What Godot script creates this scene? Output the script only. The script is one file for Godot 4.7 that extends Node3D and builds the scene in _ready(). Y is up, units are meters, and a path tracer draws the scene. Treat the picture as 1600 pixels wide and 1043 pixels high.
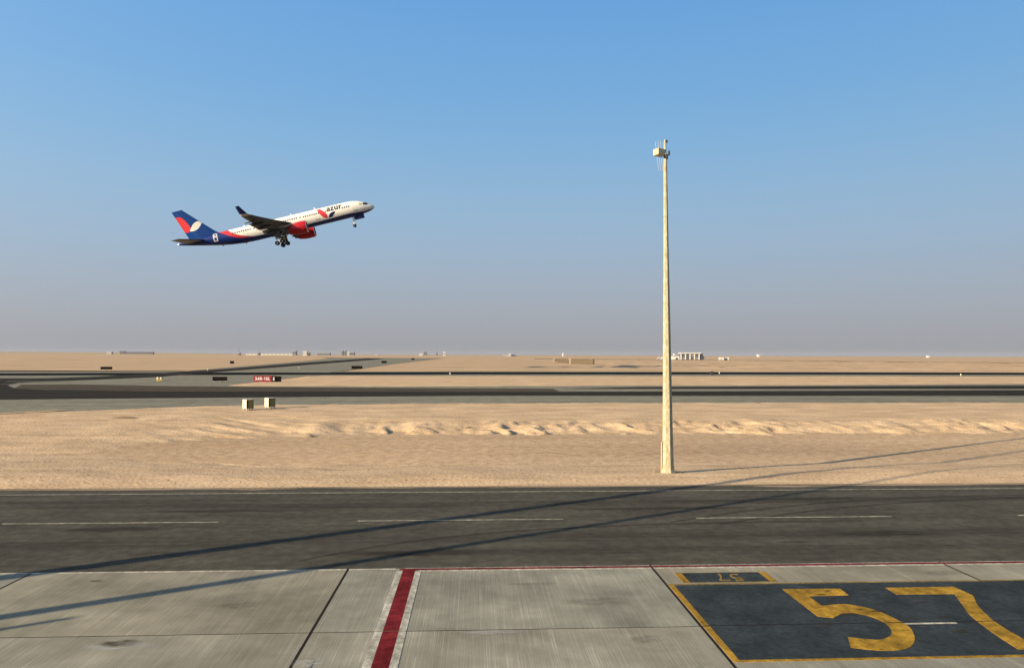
extends Node3D
# A desert airfield seen from an apron: x runs along the apron edge, -z leads away over the service road, the sand and the runway.

const EXPOSURE := 2.6
const HORIZON_GREY := Color(0.640, 0.645, 0.665)
var M := {}
var used_names := {}
var rng := RandomNumberGenerator.new()

func _ready() -> void:
	rng.seed = 757
	set_camera()
	set_sky_and_sun()
	make_materials()
	build_ground()
	build_apron()
	build_service_road()
	build_sand()
	build_taxiways()
	build_far_country()
	build_light_pole()
	build_masts_behind()
	build_cabinets()
	build_signs()
	build_airfield_lights()
	build_fence()
	build_terminal()
	build_town()
	build_airliner()

# ------------------------------------------------------------------ camera, sky, sun
func set_camera() -> void:
	var cam := Camera3D.new()
	cam.name = "camera"
	cam.position = Vector3(0, 3.8, 0)
	cam.basis = Basis(Vector3.UP, deg_to_rad(-3.0)) * Basis(Vector3.RIGHT, atan(33.0 / 1130.0)) * Basis(Vector3.BACK, deg_to_rad(0.197))
	cam.fov = rad_to_deg(2.0 * atan(521.5 / 1130.0))
	cam.near = 0.1
	cam.far = 20000.0
	add_child(cam)
	cam.current = true

func set_sky_and_sun() -> void:
	var sun_az := deg_to_rad(60.8)            # the way the shadows run, to the right of straight ahead
	var sun_el := deg_to_rad(17.0)
	var ray := Vector3(sin(sun_az) * cos(sun_el), -sin(sun_el), -cos(sun_az) * cos(sun_el))
	var sun := DirectionalLight3D.new()
	sun.name = "sun"
	sun.basis = Basis.looking_at(ray, Vector3.UP)
	sun.light_energy = 1.6
	sun.light_color = Color(1.0, 0.915, 0.775)
	sun.light_angular_distance = 0.5
	sun.shadow_enabled = true
	add_child(sun)
	# a hazy evening sky: elevation in degrees -> colour as seen
	var el: Array[float] = [0.0, 1.2, 3.0, 5.5, 8.5, 12.0, 16.0, 20.0, 26.0, 40.0, 60.0, 90.0]
	var co: Array[Color] = [Color8(154, 155, 160), Color8(159, 161, 167), Color8(163, 169, 177), Color8(161, 175, 190), Color8(155, 180, 203), Color8(146, 181, 211),
		Color8(131, 177, 216), Color8(119, 171, 218), Color8(106, 163, 218), Color8(90, 142, 203), Color8(82, 128, 184), Color8(78, 120, 172)]
	var w := 1024
	var h := 512
	var img := Image.create(w, h, false, Image.FORMAT_RGBF)
	var to_sun := -ray
	for j in h:
		var e := PI / 2.0 - (j + 0.5) / h * PI
		var deg := rad_to_deg(e)
		var c := co[0].srgb_to_linear()
		if deg > 0.0:
			for k in el.size() - 1:
				if deg <= el[k + 1]:
					var t := (deg - el[k]) / (el[k + 1] - el[k])
					c = co[k].srgb_to_linear().lerp(co[k + 1].srgb_to_linear(), t)
					break
		for i in w:
			var a := (i + 0.5) / w * TAU          # 0 looks along -z
			var d := Vector3(sin(a) * cos(e), sin(e), -cos(a) * cos(e))
			var near_sun := clampf(d.dot(to_sun), -1.0, 1.0)
			var glow := exp((near_sun - 1.0) * 3.4)         # aerosol brightening round the sun
			var out := c * (1.0 + 0.6 * glow) + Color(1.0, 0.93, 0.82) * (1.0 * exp((near_sun - 1.0) * 4.0))
			out += Color(1.0, 0.82, 0.58) * (0.55 * exp((near_sun - 1.0) * 9.0))
			img.set_pixel(i, j, Color(out.r / EXPOSURE, out.g / EXPOSURE, out.b / EXPOSURE))
	var pano := PanoramaSkyMaterial.new()
	pano.panorama = ImageTexture.create_from_image(img)
	var sky := Sky.new()
	sky.sky_material = pano
	var env := Environment.new()
	env.background_mode = Environment.BG_SKY
	env.sky = sky
	env.ambient_light_source = Environment.AMBIENT_SOURCE_SKY
	env.tonemap_mode = Environment.TONE_MAPPER_LINEAR
	env.tonemap_exposure = EXPOSURE
	env.sdfgi_enabled = true
	env.ssao_enabled = true
	env.ssil_enabled = true
	env.fog_enabled = true
	env.fog_density = 0.000012
	env.fog_light_color = Color(0.86, 0.87, 0.92)
	var we := WorldEnvironment.new()
	we.name = "world_environment"
	we.environment = env
	add_child(we)

# ------------------------------------------------------------------ naming
func numbered(n: String) -> String:
	if not used_names.has(n):
		used_names[n] = 0
		return n
	used_names[n] += 1
	return "%s_%03d" % [n, used_names[n]]

func tag(o: Node, label: String, category: String, group := "", kind := "") -> void:
	o.set_meta("label", label)
	if category != "":
		o.set_meta("category", category)
	if group != "":
		o.set_meta("group", group)
	if kind != "":
		o.set_meta("kind", kind)

func thing(called: String, label: String, category: String, at := Vector3.ZERO, turn := 0.0, group := "", kind := "") -> Node3D:
	var o := Node3D.new()
	o.name = numbered(called)
	o.position = at
	o.rotation.y = turn
	add_child(o)
	tag(o, label, category, group, kind)
	return o

func part(called: String, mesh: Mesh, mat: Material, parent: Node = self) -> MeshInstance3D:
	var o := MeshInstance3D.new()
	o.name = called if parent != self else numbered(called)
	o.mesh = mesh
	o.material_override = mat
	o.cast_shadow = GeometryInstance3D.SHADOW_CASTING_SETTING_ON
	parent.add_child(o, true)
	return o

func structure(called: String, mesh: Mesh, mat: Material, label: String, category: String) -> MeshInstance3D:
	var o := part(called, mesh, mat)
	tag(o, label, category, "", "structure")
	return o

# ------------------------------------------------------------------ mesh building
class MB:
	var v := PackedVector3Array()
	var n := PackedVector3Array()
	var uv := PackedVector2Array()
	var uv_off := Vector2.ZERO
	func tri(a: Vector3, b: Vector3, c: Vector3, hint: Vector3) -> void:
		var nn := (a - c).cross(a - b)
		if nn.length_squared() < 1e-16:
			return
		if nn.dot(hint) < 0.0:
			var s := b
			b = c
			c = s
			nn = -nn
		nn = nn.normalized()
		for p in [a, b, c]:
			v.append(p)
			n.append(nn)
			uv.append(Vector2(p.x, p.z) + uv_off)
	func quad(a: Vector3, b: Vector3, c: Vector3, d: Vector3, hint: Vector3) -> void:
		tri(a, b, c, hint)
		tri(a, c, d, hint)
	func stri(a: Vector3, b: Vector3, c: Vector3, na: Vector3, nb: Vector3, nc: Vector3) -> void:
		var nn := (a - c).cross(a - b)
		if nn.length_squared() < 1e-16:
			return
		var ps := [a, b, c]
		var ns := [na, nb, nc]
		if nn.dot(na + nb + nc) < 0.0:
			ps = [a, c, b]
			ns = [na, nc, nb]
		for k in 3:
			v.append(ps[k])
			n.append(ns[k])
			uv.append(Vector2(ps[k].x, ps[k].z) + uv_off)
	# a box with chamfered edges
	func box(lo: Vector3, hi: Vector3, ch := 0.0, xf := Transform3D.IDENTITY) -> void:
		var c := (lo + hi) * 0.5
		var h := (hi - lo) * 0.5
		ch = minf(ch, minf(h.x, minf(h.y, h.z)) * 0.9)
		for ax in 3:
			var b := (ax + 1) % 3
			var d := (ax + 2) % 3
			for s in [-1.0, 1.0]:
				var q := []
				for k in [[-1, -1], [1, -1], [1, 1], [-1, 1]]:
					var p := c
					p[ax] += s * h[ax]
					p[b] += k[0] * (h[b] - ch)
					p[d] += k[1] * (h[d] - ch)
					q.append(xf * p)
				var hint := Vector3.ZERO
				hint[ax] = s
				quad(q[0], q[1], q[2], q[3], xf.basis * hint)
		if ch <= 0.0:
			return
		for ax in 3:
			var b := (ax + 1) % 3
			var d := (ax + 2) % 3
			for sb in [-1.0, 1.0]:
				for sd in [-1.0, 1.0]:
					var q := []
					for k in [[-1, 0], [1, 0], [1, 1], [-1, 1]]:
						var p := c
						p[ax] += k[0] * (h[ax] - ch)
						p[b] += sb * (h[b] - (ch if k[1] == 0 else 0.0))
						p[d] += sd * (h[d] - (0.0 if k[1] == 0 else ch))
						q.append(xf * p)
					var hint := Vector3.ZERO
					hint[b] = sb
					hint[d] = sd
					quad(q[0], q[1], q[2], q[3], xf.basis * hint)
		for sx in [-1.0, 1.0]:
			for sy in [-1.0, 1.0]:
				for sz in [-1.0, 1.0]:
					var s := Vector3(sx, sy, sz)
					var e := c + s * (h - Vector3(ch, ch, ch))
					tri(xf * (e + Vector3(sx * ch, 0, 0)), xf * (e + Vector3(0, sy * ch, 0)), xf * (e + Vector3(0, 0, sz * ch)), xf.basis * s)
	# a tube through points
	func tube(pts: Array, r: float, r2 := -1.0, sides := 8) -> void:
		if r2 < 0.0:
			r2 = r
		var rings := []
		for i in pts.size():
			var dir: Vector3 = (pts[mini(i + 1, pts.size() - 1)] - pts[maxi(i - 1, 0)]).normalized()
			var u := dir.cross(Vector3.UP if absf(dir.y) < 0.9 else Vector3.RIGHT).normalized()
			var w := dir.cross(u)
			var rr := lerpf(r, r2, float(i) / maxf(1.0, pts.size() - 1.0))
			var ring := []
			for k in sides:
				var a := TAU * k / sides
				ring.append(pts[i] + (u * cos(a) + w * sin(a)) * rr)
			rings.append(ring)
		loft(rings, true)
	# rings of equal size joined with smooth sides (or flat ones), ends closed
	func loft(rings: Array, caps := true, flat := false) -> void:
		var m: int = rings[0].size()
		var cs := []
		for ring in rings:
			var c := Vector3.ZERO
			for p in ring:
				c += p
			cs.append(c / m)
		var nr := []
		for i in rings.size():
			var row := []
			for k in m:
				var along: Vector3 = rings[mini(i + 1, rings.size() - 1)][k] - rings[maxi(i - 1, 0)][k]
				var round_: Vector3 = rings[i][(k + 1) % m] - rings[i][(k + m - 1) % m]
				var q := along.cross(round_)
				if q.length_squared() < 1e-14:
					q = rings[i][k] - cs[i]
				q = q.normalized()
				var out: Vector3 = rings[i][k] - (cs[i] if i > 0 and i < rings.size() - 1 else (cs[i] + cs[clampi(i, 1, rings.size() - 2)]) * 0.5)
				if q.dot(out) < 0.0:
					q = -q
				row.append(q)
			nr.append(row)
		for i in rings.size() - 1:
			for k in m:
				var k2 := (k + 1) % m
				var a: Vector3 = rings[i][k]
				var b: Vector3 = rings[i][k2]
				var c: Vector3 = rings[i + 1][k2]
				var d: Vector3 = rings[i + 1][k]
				if flat:
					quad(a, b, c, d, (a + b + c + d) * 0.25 - (cs[i] + cs[i + 1]) * 0.5)
				else:
					stri(a, b, c, nr[i][k], nr[i][k2], nr[i + 1][k2])
					stri(a, c, d, nr[i][k], nr[i + 1][k2], nr[i + 1][k])
		if caps:
			for e in [0, rings.size() - 1]:
				var hint: Vector3 = cs[e] - cs[1 if e == 0 else e - 1]
				for k in m:
					tri(cs[e], rings[e][k], rings[e][(k + 1) % m], hint)
	func disc(c: Vector3, axis: Vector3, r: float, sides := 20) -> void:
		var u := axis.cross(Vector3.UP if absf(axis.y) < 0.9 else Vector3.RIGHT).normalized()
		var w := axis.cross(u).normalized()
		for k in sides:
			var a := TAU * k / sides
			var b := TAU * (k + 1) / sides
			tri(c, c + (u * cos(a) + w * sin(a)) * r, c + (u * cos(b) + w * sin(b)) * r, axis)
	# a body of revolution about an axis: profile of (along, radius)
	func lathe(o: Vector3, axis: Vector3, prof: Array, sides := 24, caps := true) -> void:
		var u := axis.cross(Vector3.UP if absf(axis.y) < 0.9 else Vector3.RIGHT).normalized()
		var w := axis.cross(u).normalized()
		var rings := []
		for p in prof:
			var ring := []
			for k in sides:
				var a := TAU * k / sides
				ring.append(o + axis * p[0] + (u * cos(a) + w * sin(a)) * p[1])
			rings.append(ring)
		loft(rings, caps)
	# a level polygon, with sides going down if depth is given
	func flat_poly(pts: PackedVector2Array, y: float, depth := 0.0) -> void:
		var ix := Geometry2D.triangulate_polygon(pts)
		for i in range(0, ix.size(), 3):
			var q := []
			for k in 3:
				var p := pts[ix[i + k]]
				q.append(Vector3(p.x, y, p.y))
			tri(q[0], q[1], q[2], Vector3.UP)
		if depth > 0.0:
			var sgn := -1.0 if Geometry2D.is_polygon_clockwise(pts) else 1.0
			for i in pts.size():
				var a := pts[i]
				var b := pts[(i + 1) % pts.size()]
				var d := (b - a).orthogonal() * sgn
				quad(Vector3(a.x, y, a.y), Vector3(b.x, y, b.y), Vector3(b.x, y - depth, b.y), Vector3(a.x, y - depth, a.y), Vector3(d.x, 0, d.y))
	func done() -> ArrayMesh:
		var arr := []
		arr.resize(Mesh.ARRAY_MAX)
		arr[Mesh.ARRAY_VERTEX] = v
		arr[Mesh.ARRAY_NORMAL] = n
		arr[Mesh.ARRAY_TEX_UV] = uv
		arr[Mesh.ARRAY_TEX_UV2] = uv
		var m := ArrayMesh.new()
		m.add_surface_from_arrays(Mesh.PRIMITIVE_TRIANGLES, arr)
		return m

func pts2(a: Array) -> PackedVector2Array:
	var o := PackedVector2Array()
	for i in range(0, a.size(), 2):
		o.append(Vector2(a[i], a[i + 1]))
	return o

func rect2(x0: float, z0: float, x1: float, z1: float) -> PackedVector2Array:
	return PackedVector2Array([Vector2(x0, z0), Vector2(x1, z0), Vector2(x1, z1), Vector2(x0, z1)])

func sheet(p: PackedVector2Array, y: float, depth := 0.0) -> ArrayMesh:
	var b := MB.new()
	b.flat_poly(p, y, depth)
	return b.done()

func box_mesh(lo: Vector3, hi: Vector3, ch := 0.0) -> ArrayMesh:
	var b := MB.new()
	b.box(lo, hi, ch)
	return b.done()

func grid_mesh(xs: PackedFloat32Array, zs: PackedFloat32Array, f: Callable) -> ArrayMesh:
	var nx := xs.size()
	var nz := zs.size()
	var v := PackedVector3Array()
	v.resize(nx * nz)
	var uv := PackedVector2Array()
	uv.resize(nx * nz)
	for j in nz:
		for i in nx:
			v[j * nx + i] = Vector3(xs[i], f.call(xs[i], zs[j]), zs[j])
			uv[j * nx + i] = Vector2(xs[i], zs[j])
	var nn := PackedVector3Array()
	nn.resize(nx * nz)
	for j in nz:
		for i in nx:
			var dx := v[j * nx + mini(i + 1, nx - 1)] - v[j * nx + maxi(i - 1, 0)]
			var dz := v[mini(j + 1, nz - 1) * nx + i] - v[maxi(j - 1, 0) * nx + i]
			var q := dx.cross(dz).normalized()
			nn[j * nx + i] = q if q.y > 0.0 else -q
	var ix := PackedInt32Array()
	ix.resize((nx - 1) * (nz - 1) * 6)
	var k := 0
	for j in nz - 1:
		for i in nx - 1:
			var a := j * nx + i
			for t in [a, a + nx, a + 1, a + 1, a + nx, a + nx + 1]:
				ix[k] = t
				k += 1
	var arr := []
	arr.resize(Mesh.ARRAY_MAX)
	arr[Mesh.ARRAY_VERTEX] = v
	arr[Mesh.ARRAY_NORMAL] = nn
	arr[Mesh.ARRAY_TEX_UV] = uv
	arr[Mesh.ARRAY_TEX_UV2] = uv
	arr[Mesh.ARRAY_INDEX] = ix
	var m := ArrayMesh.new()
	m.add_surface_from_arrays(Mesh.PRIMITIVE_TRIANGLES, arr)
	return m

func steps(a: float, b: float, d: float) -> PackedFloat32Array:
	var o := PackedFloat32Array()
	var n := int(ceil(absf(b - a) / d))
	for i in n + 1:
		o.append(lerpf(a, b, float(i) / n))
	return o

# ------------------------------------------------------------------ materials
func noise_bytes(size: Vector2i, freq: float, oct: int, sd: int, kind := FastNoiseLite.TYPE_SIMPLEX_SMOOTH, fractal := FastNoiseLite.FRACTAL_FBM) -> PackedByteArray:
	var f := FastNoiseLite.new()
	f.seed = sd
	f.noise_type = kind
	f.frequency = freq
	f.fractal_type = fractal
	f.fractal_octaves = oct
	var im := f.get_seamless_image(size.x, size.y)
	im.convert(Image.FORMAT_L8)
	return im.get_data()

func stretched(size: Vector2i, sx: int, sy: int, freq: float, oct: int, sd: int) -> PackedByteArray:   # noise drawn out along one axis, seamless
	var f := FastNoiseLite.new()
	f.seed = sd
	f.frequency = freq
	f.fractal_octaves = oct
	var im := f.get_seamless_image(maxi(8, size.x / sx), maxi(8, size.y / sy))
	im.convert(Image.FORMAT_L8)
	im.resize(size.x, size.y, Image.INTERPOLATE_CUBIC)
	return im.get_data()

func tex(size: Vector2i, f: Callable) -> ImageTexture:    # f(index) -> Vector3 of sRGB bytes
	var d := PackedByteArray()
	d.resize(size.x * size.y * 3)
	for i in size.x * size.y:
		var c: Vector3 = f.call(i)
		d[i * 3] = clampi(int(c.x), 0, 255)
		d[i * 3 + 1] = clampi(int(c.y), 0, 255)
		d[i * 3 + 2] = clampi(int(c.z), 0, 255)
	var im := Image.create_from_data(size.x, size.y, false, Image.FORMAT_RGB8, d)
	im.generate_mipmaps()
	return ImageTexture.create_from_image(im)

func bump(size: Vector2i, d: PackedByteArray) -> ImageTexture:
	return ImageTexture.create_from_image(Image.create_from_data(size.x, size.y, false, Image.FORMAT_L8, d))

func lin(r: float, g: float, b: float) -> Color:
	return Color(r, g, b).linear_to_srgb()

func plain(c: Color, rough := 0.6, metal := 0.0) -> StandardMaterial3D:
	var m := StandardMaterial3D.new()
	m.albedo_color = c
	m.roughness = rough
	m.metallic = metal
	m.metallic_specular = 0.5 if rough < 0.7 else 0.12
	return m

func ground_mat(c: Color, rough: float, t: Texture2D, scale: Vector2, detail: Texture2D, dscale: Vector2, bump_t: Texture2D = null, bump_cm := 0.0) -> StandardMaterial3D:
	var m := plain(c, rough)
	m.albedo_texture = t
	m.uv1_scale = Vector3(scale.x, scale.y, 1)
	if detail:
		m.detail_enabled = true
		m.detail_albedo = detail
		m.detail_blend_mode = BaseMaterial3D.BLEND_MODE_MUL
		m.detail_uv_layer = BaseMaterial3D.DETAIL_UV_2
		m.uv2_scale = Vector3(dscale.x, dscale.y, 1)
	if bump_t:
		m.heightmap_enabled = true
		m.heightmap_texture = bump_t
		m.heightmap_scale = bump_cm
	return m

func make_materials() -> void:
	var s := Vector2i(1024, 1024)
	# sand: fine grain with pebbles, broad drifts of tone
	var g1 := noise_bytes(s, 0.16, 3, 1)
	var g2 := noise_bytes(s, 0.035, 4, 2)
	var peb := noise_bytes(s, 0.07, 1, 3, FastNoiseLite.TYPE_CELLULAR, FastNoiseLite.FRACTAL_NONE)
	var sand_t := tex(s, func(i: int) -> Vector3:
		var k := 0.74 + 0.12 * (g1[i] / 255.0) + 0.24 * (g2[i] / 255.0)
		if peb[i] < 26:
			k *= 0.74
		return Vector3(255, 252, 247) * k)
	var q := Vector2i(512, 512)
	var d1 := noise_bytes(q, 0.012, 5, 5)
	var d2 := stretched(q, 5, 1, 0.03, 4, 6)
	var sand_d := tex(q, func(i: int) -> Vector3:
		var a := d1[i] / 255.0
		var b := d2[i] / 255.0
		var k := 0.80 + 0.16 * a + 0.10 * b
		return Vector3(255.0, 255.0 * (0.975 + 0.03 * b), 255.0 * (0.94 + 0.07 * b)) * minf(k, 1.0))
	M.sand = ground_mat(lin(0.575, 0.425, 0.272), 0.95, sand_t, Vector2(0.16, 0.16), sand_d, Vector2(0.037, 0.061), bump(s, g2), 1.3)
	M.sand_far = ground_mat(lin(0.50, 0.368, 0.238), 0.95, sand_t, Vector2(0.05, 0.05), sand_d, Vector2(0.004, 0.012))
	M.pale_sand = ground_mat(lin(0.60, 0.45, 0.29), 0.95, sand_t, Vector2(0.4, 0.4), sand_d, Vector2(0.05, 0.09), bump(s, g1), 1.0)
	M.olive_sand = ground_mat(lin(0.43, 0.335, 0.21), 0.95, sand_t, Vector2(0.05, 0.05), sand_d, Vector2(0.01, 0.02))
	M.rock = plain(lin(0.16, 0.115, 0.075), 0.95)
	# concrete: broom strokes along z, soft blotches
	var br := stretched(s, 1, 40, 0.22, 3, 11)
	var br2 := stretched(s, 1, 128, 0.30, 2, 12)
	var bl := noise_bytes(s, 0.008, 5, 13)
	var gr := noise_bytes(s, 0.35, 2, 14)
	var hair := PackedFloat32Array()      # single broom bristles
	hair.resize(1024)
	for i in 1024:
		if rng.randf() < 0.05:
			hair[i] = rng.randf_range(0.04, 0.13)
			hair[(i + 1) % 1024] = hair[i] * 0.8
		elif rng.randf() < 0.05:
			hair[i] = -rng.randf_range(0.03, 0.08)
	var conc := tex(s, func(i: int) -> Vector3:
		var st := br[i] / 255.0
		var st2 := br2[i] / 255.0
		var k := 0.68 + 0.12 * (bl[i] / 255.0) + 0.12 * (gr[i] / 255.0) + 0.02 * (st - 0.5) + 0.07 * (st2 - 0.5) + hair[i % 1024] * clampf(2.4 * bl[(i + 524288) % bl.size()] / 255.0 - 0.5, 0.0, 1.0)
		if st2 > 0.74:
			k += 0.05
		return Vector3(255, 252, 243) * clampf(k, 0.0, 1.0))
	var blot := noise_bytes(q, 0.010, 5, 15)
	var blot2 := stretched(q, 1, 4, 0.02, 3, 16)
	var conc_d := tex(q, func(i: int) -> Vector3:
		var k := 0.76 + 0.22 * (blot[i] / 255.0) + 0.08 * (blot2[i] / 255.0)
		return Vector3(255, 254, 250) * minf(k, 1.0))
	M.concrete_tex = conc
	M.concrete_detail = conc_d
	M.concrete_bump = bump(s, br)
	for k in 4:
		var t: float = [1.0, 0.93, 1.05, 0.97][k]
		var warm: float = [1.0, 1.02, 0.99, 0.97][k]
		M["concrete%d" % k] = ground_mat(lin(0.385 * t * warm, 0.368 * t, 0.308 * t / warm), 0.85, conc, Vector2(0.184, 0.184), conc_d, Vector2(0.071, 0.093), M.concrete_bump, 0.10)
	M.sealant = plain(lin(0.018, 0.015, 0.013), 0.8)
	# asphalt: aggregate grain, streaks along the traffic
	var ag := noise_bytes(s, 0.12, 4, 21)
	var ab := noise_bytes(s, 0.010, 5, 22)
	var asph := tex(s, func(i: int) -> Vector3:
		var k := 0.56 + 0.46 * (ag[i] / 255.0) + 0.20 * (ab[i] / 255.0 - 0.3)
		return Vector3(255, 253, 248) * clampf(k, 0.0, 1.0))
	var as1 := stretched(q, 12, 1, 0.045, 3, 23)
	var as2 := noise_bytes(q, 0.014, 4, 24)
	var asph_d := tex(q, func(i: int) -> Vector3:
		var k := 0.74 + 0.10 * (as1[i] / 255.0) + 0.20 * (as2[i] / 255.0)
		return Vector3(255, 255, 255) * clampf(k, 0.0, 1.0))
	M.asphalt = ground_mat(lin(0.114, 0.106, 0.083), 0.85, asph, Vector2(0.30, 0.30), asph_d, Vector2(0.045, 0.11), bump(s, ag), 0.4)
	M.shoulder = ground_mat(lin(0.300, 0.285, 0.220), 0.9, asph, Vector2(0.06, 0.10), asph_d, Vector2(0.006, 0.05))
	M.dark_asphalt = ground_mat(lin(0.044, 0.035, 0.026), 0.9, asph, Vector2(0.06, 0.10), asph_d, Vector2(0.006, 0.06))
	M.mid_asphalt = ground_mat(lin(0.110, 0.090, 0.064), 0.9, asph, Vector2(0.06, 0.10), asph_d, Vector2(0.006, 0.06))
	M.black_asphalt = ground_mat(lin(0.006, 0.005, 0.004), 0.95, asph, Vector2(0.06, 0.10), asph_d, Vector2(0.006, 0.06))
	# road paint, scuffed
	var pw := noise_bytes(q, 0.05, 4, 31)
	var pw2 := noise_bytes(q, 0.012, 4, 32)
	var paint := tex(q, func(i: int) -> Vector3:
		var k := 0.86 + 0.14 * (pw[i] / 255.0)
		if pw[i] < 60:
			k *= 0.86
		k *= 0.74 + 0.38 * (pw2[i] / 255.0)
		return Vector3(255, 254, 250) * clampf(k, 0.0, 1.0))
	var pr := func(c: Color, r := 0.75) -> StandardMaterial3D: return ground_mat(c, r, paint, Vector2(0.55, 0.55), conc_d, Vector2(0.19, 0.16))
	M.white_paint = ground_mat(lin(0.50, 0.475, 0.405), 0.75, conc_d, Vector2(0.31, 0.27), paint, Vector2(0.9, 0.9))
	M.road_white = pr.call(lin(0.40, 0.375, 0.30))
	M.red_paint = pr.call(lin(0.185, 0.020, 0.024))
	M.yellow_paint = pr.call(lin(0.40, 0.235, 0.035))
	M.dull_yellow = pr.call(lin(0.27, 0.185, 0.055))
	M.slate_paint = ground_mat(lin(0.050, 0.062, 0.071), 0.75, conc_d, Vector2(0.23, 0.27), asph, Vector2(0.8, 0.8))
	# soft-edged stains
	var st_n := noise_bytes(Vector2i(128, 128), 0.016, 3, 41)
	var si := Image.create(128, 128, false, Image.FORMAT_RGBA8)
	for y in 128:
		for x in 128:
			var d := Vector2(x - 63.5, y - 63.5).length() / 64.0
			var a := clampf((0.95 - d) * 1.8, 0.0, 1.0) * clampf(0.35 + (st_n[y * 128 + x] / 255.0 - 0.3) * 1.3, 0.0, 1.0)
			si.set_pixel(x, y, Color(1, 1, 1, a))
	M.stain_tex = ImageTexture.create_from_image(si)
	for a in [["stain", lin(0.085, 0.076, 0.058), 0.25], ["pale_stain", lin(0.36, 0.35, 0.31), 0.5], ["dark_stain", lin(0.045, 0.036, 0.022), 0.8], ["road_stain", lin(0.030, 0.026, 0.020), 0.55], ["track", lin(0.046, 0.042, 0.033), 0.32], ["dust", lin(0.42, 0.31, 0.20), 0.8]]:
		var m := plain(a[1], 0.85)
		m.albedo_color.a = a[2]
		m.albedo_texture = M.stain_tex
		m.transparency = BaseMaterial3D.TRANSPARENCY_ALPHA
		M[a[0]] = m
	M.tyre_mark = plain(lin(0.035, 0.031, 0.025), 0.85)
	M.tyre_mark.albedo_color.a = 0.35
	M.tyre_mark.transparency = BaseMaterial3D.TRANSPARENCY_ALPHA
	# poles and fittings
	var pc := noise_bytes(q, 0.02, 5, 51)
	var pc2 := stretched(q, 1, 16, 0.08, 3, 52)
	var pole_t := tex(q, func(i: int) -> Vector3:
		var k := 0.72 + 0.18 * (pc[i] / 255.0) + 0.18 * (pc2[i] / 255.0)
		var br_ := clampf((0.5 - pc[i] / 255.0) * 1.6, 0.0, 0.25)
		return Vector3(255, 251 - 40 * br_, 240 - 110 * br_) * minf(k, 1.0))
	M.pole = plain(lin(0.36, 0.342, 0.268), 0.85)
	M.pole.albedo_texture = pole_t
	M.pole.uv1_triplanar = true
	M.pole.uv1_scale = Vector3(0.9, 0.35, 0.9)
	M.plinth = plain(lin(0.34, 0.26, 0.17), 0.9)
	M.plinth.albedo_texture = pole_t
	M.plinth.uv1_triplanar = true
	M.cream = plain(lin(0.44, 0.41, 0.30), 0.5)
	M.cream.albedo_texture = pole_t
	M.cream.uv1_triplanar = true
	M.steel = plain(lin(0.42, 0.42, 0.42), 0.4, 0.7)
	M.dark_steel = plain(lin(0.030, 0.030, 0.033), 0.75)
	M.pale_rod = plain(lin(0.26, 0.25, 0.25), 0.4)
	M.white = plain(lin(0.55, 0.54, 0.50), 0.5)
	M.offwhite = plain(lin(0.36, 0.345, 0.28), 0.6)
	M.black = plain(lin(0.010, 0.009, 0.008), 0.9)
	M.olive = plain(lin(0.21, 0.185, 0.075), 0.7)
	M.sign_red = plain(lin(0.21, 0.010, 0.013), 0.45)
	M.letter_white = plain(lin(0.60, 0.58, 0.55), 0.5)
	M.letter_yellow = plain(lin(0.70, 0.55, 0.10), 0.5)
	M.amber = plain(lin(0.70, 0.42, 0.04), 0.35)
	M.lamp_glass = plain(lin(0.80, 0.72, 0.45), 0.2)
	M.fence = plain(lin(0.085, 0.066, 0.046), 0.8)
	M.fence_pale = plain(lin(0.30, 0.24, 0.17), 0.8)
	M.wall_white = plain(lin(0.36, 0.35, 0.325), 0.7)
	M.window_dark = plain(lin(0.030, 0.034, 0.045), 0.15)
	M.grey_wall = plain(lin(0.13, 0.135, 0.145), 0.7)
	M.mid_wall = plain(lin(0.26, 0.25, 0.24), 0.7)
	M.dark_roof = plain(lin(0.05, 0.05, 0.06), 0.6)
	M.rubber = plain(lin(0.016, 0.016, 0.017), 0.85)
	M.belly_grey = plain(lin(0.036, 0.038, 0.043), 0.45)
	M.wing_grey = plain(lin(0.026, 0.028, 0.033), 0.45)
	M.blue_gloss = gloss(lin(0.010, 0.045, 0.22))
	M.navy_gloss = gloss(lin(0.006, 0.008, 0.052))
	M.red_gloss = gloss(lin(0.27, 0.007, 0.010))
	M.coral_gloss = gloss(lin(0.36, 0.026, 0.032))
	M.white_gloss = gloss(lin(0.44, 0.43, 0.39))
	M.text_dark = plain(lin(0.012, 0.010, 0.022), 0.4)
	M.alu = plain(lin(0.62, 0.62, 0.63), 0.3, 0.85)
	M.glass_dark = plain(lin(0.012, 0.014, 0.018), 0.1)

func gloss(c: Color) -> StandardMaterial3D:
	var m := plain(c, 0.42)
	m.clearcoat_enabled = true
	m.clearcoat = 0.15
	m.clearcoat_roughness = 0.2
	m.metallic_specular = 0.25
	return m

# ------------------------------------------------------------------ ground
func build_ground() -> void:
	structure("ground", sheet(rect2(-9000, -8000, 9000, 400), -0.35), M.sand_far, "wide level desert floor reaching to the hazy horizon", "ground")

const JX := [-2.21, 5.42]       # a slab joint and the width of a slab
const ROWS := [-13.08, -10.13, -4.71, 0.71, 6.13]

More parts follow.
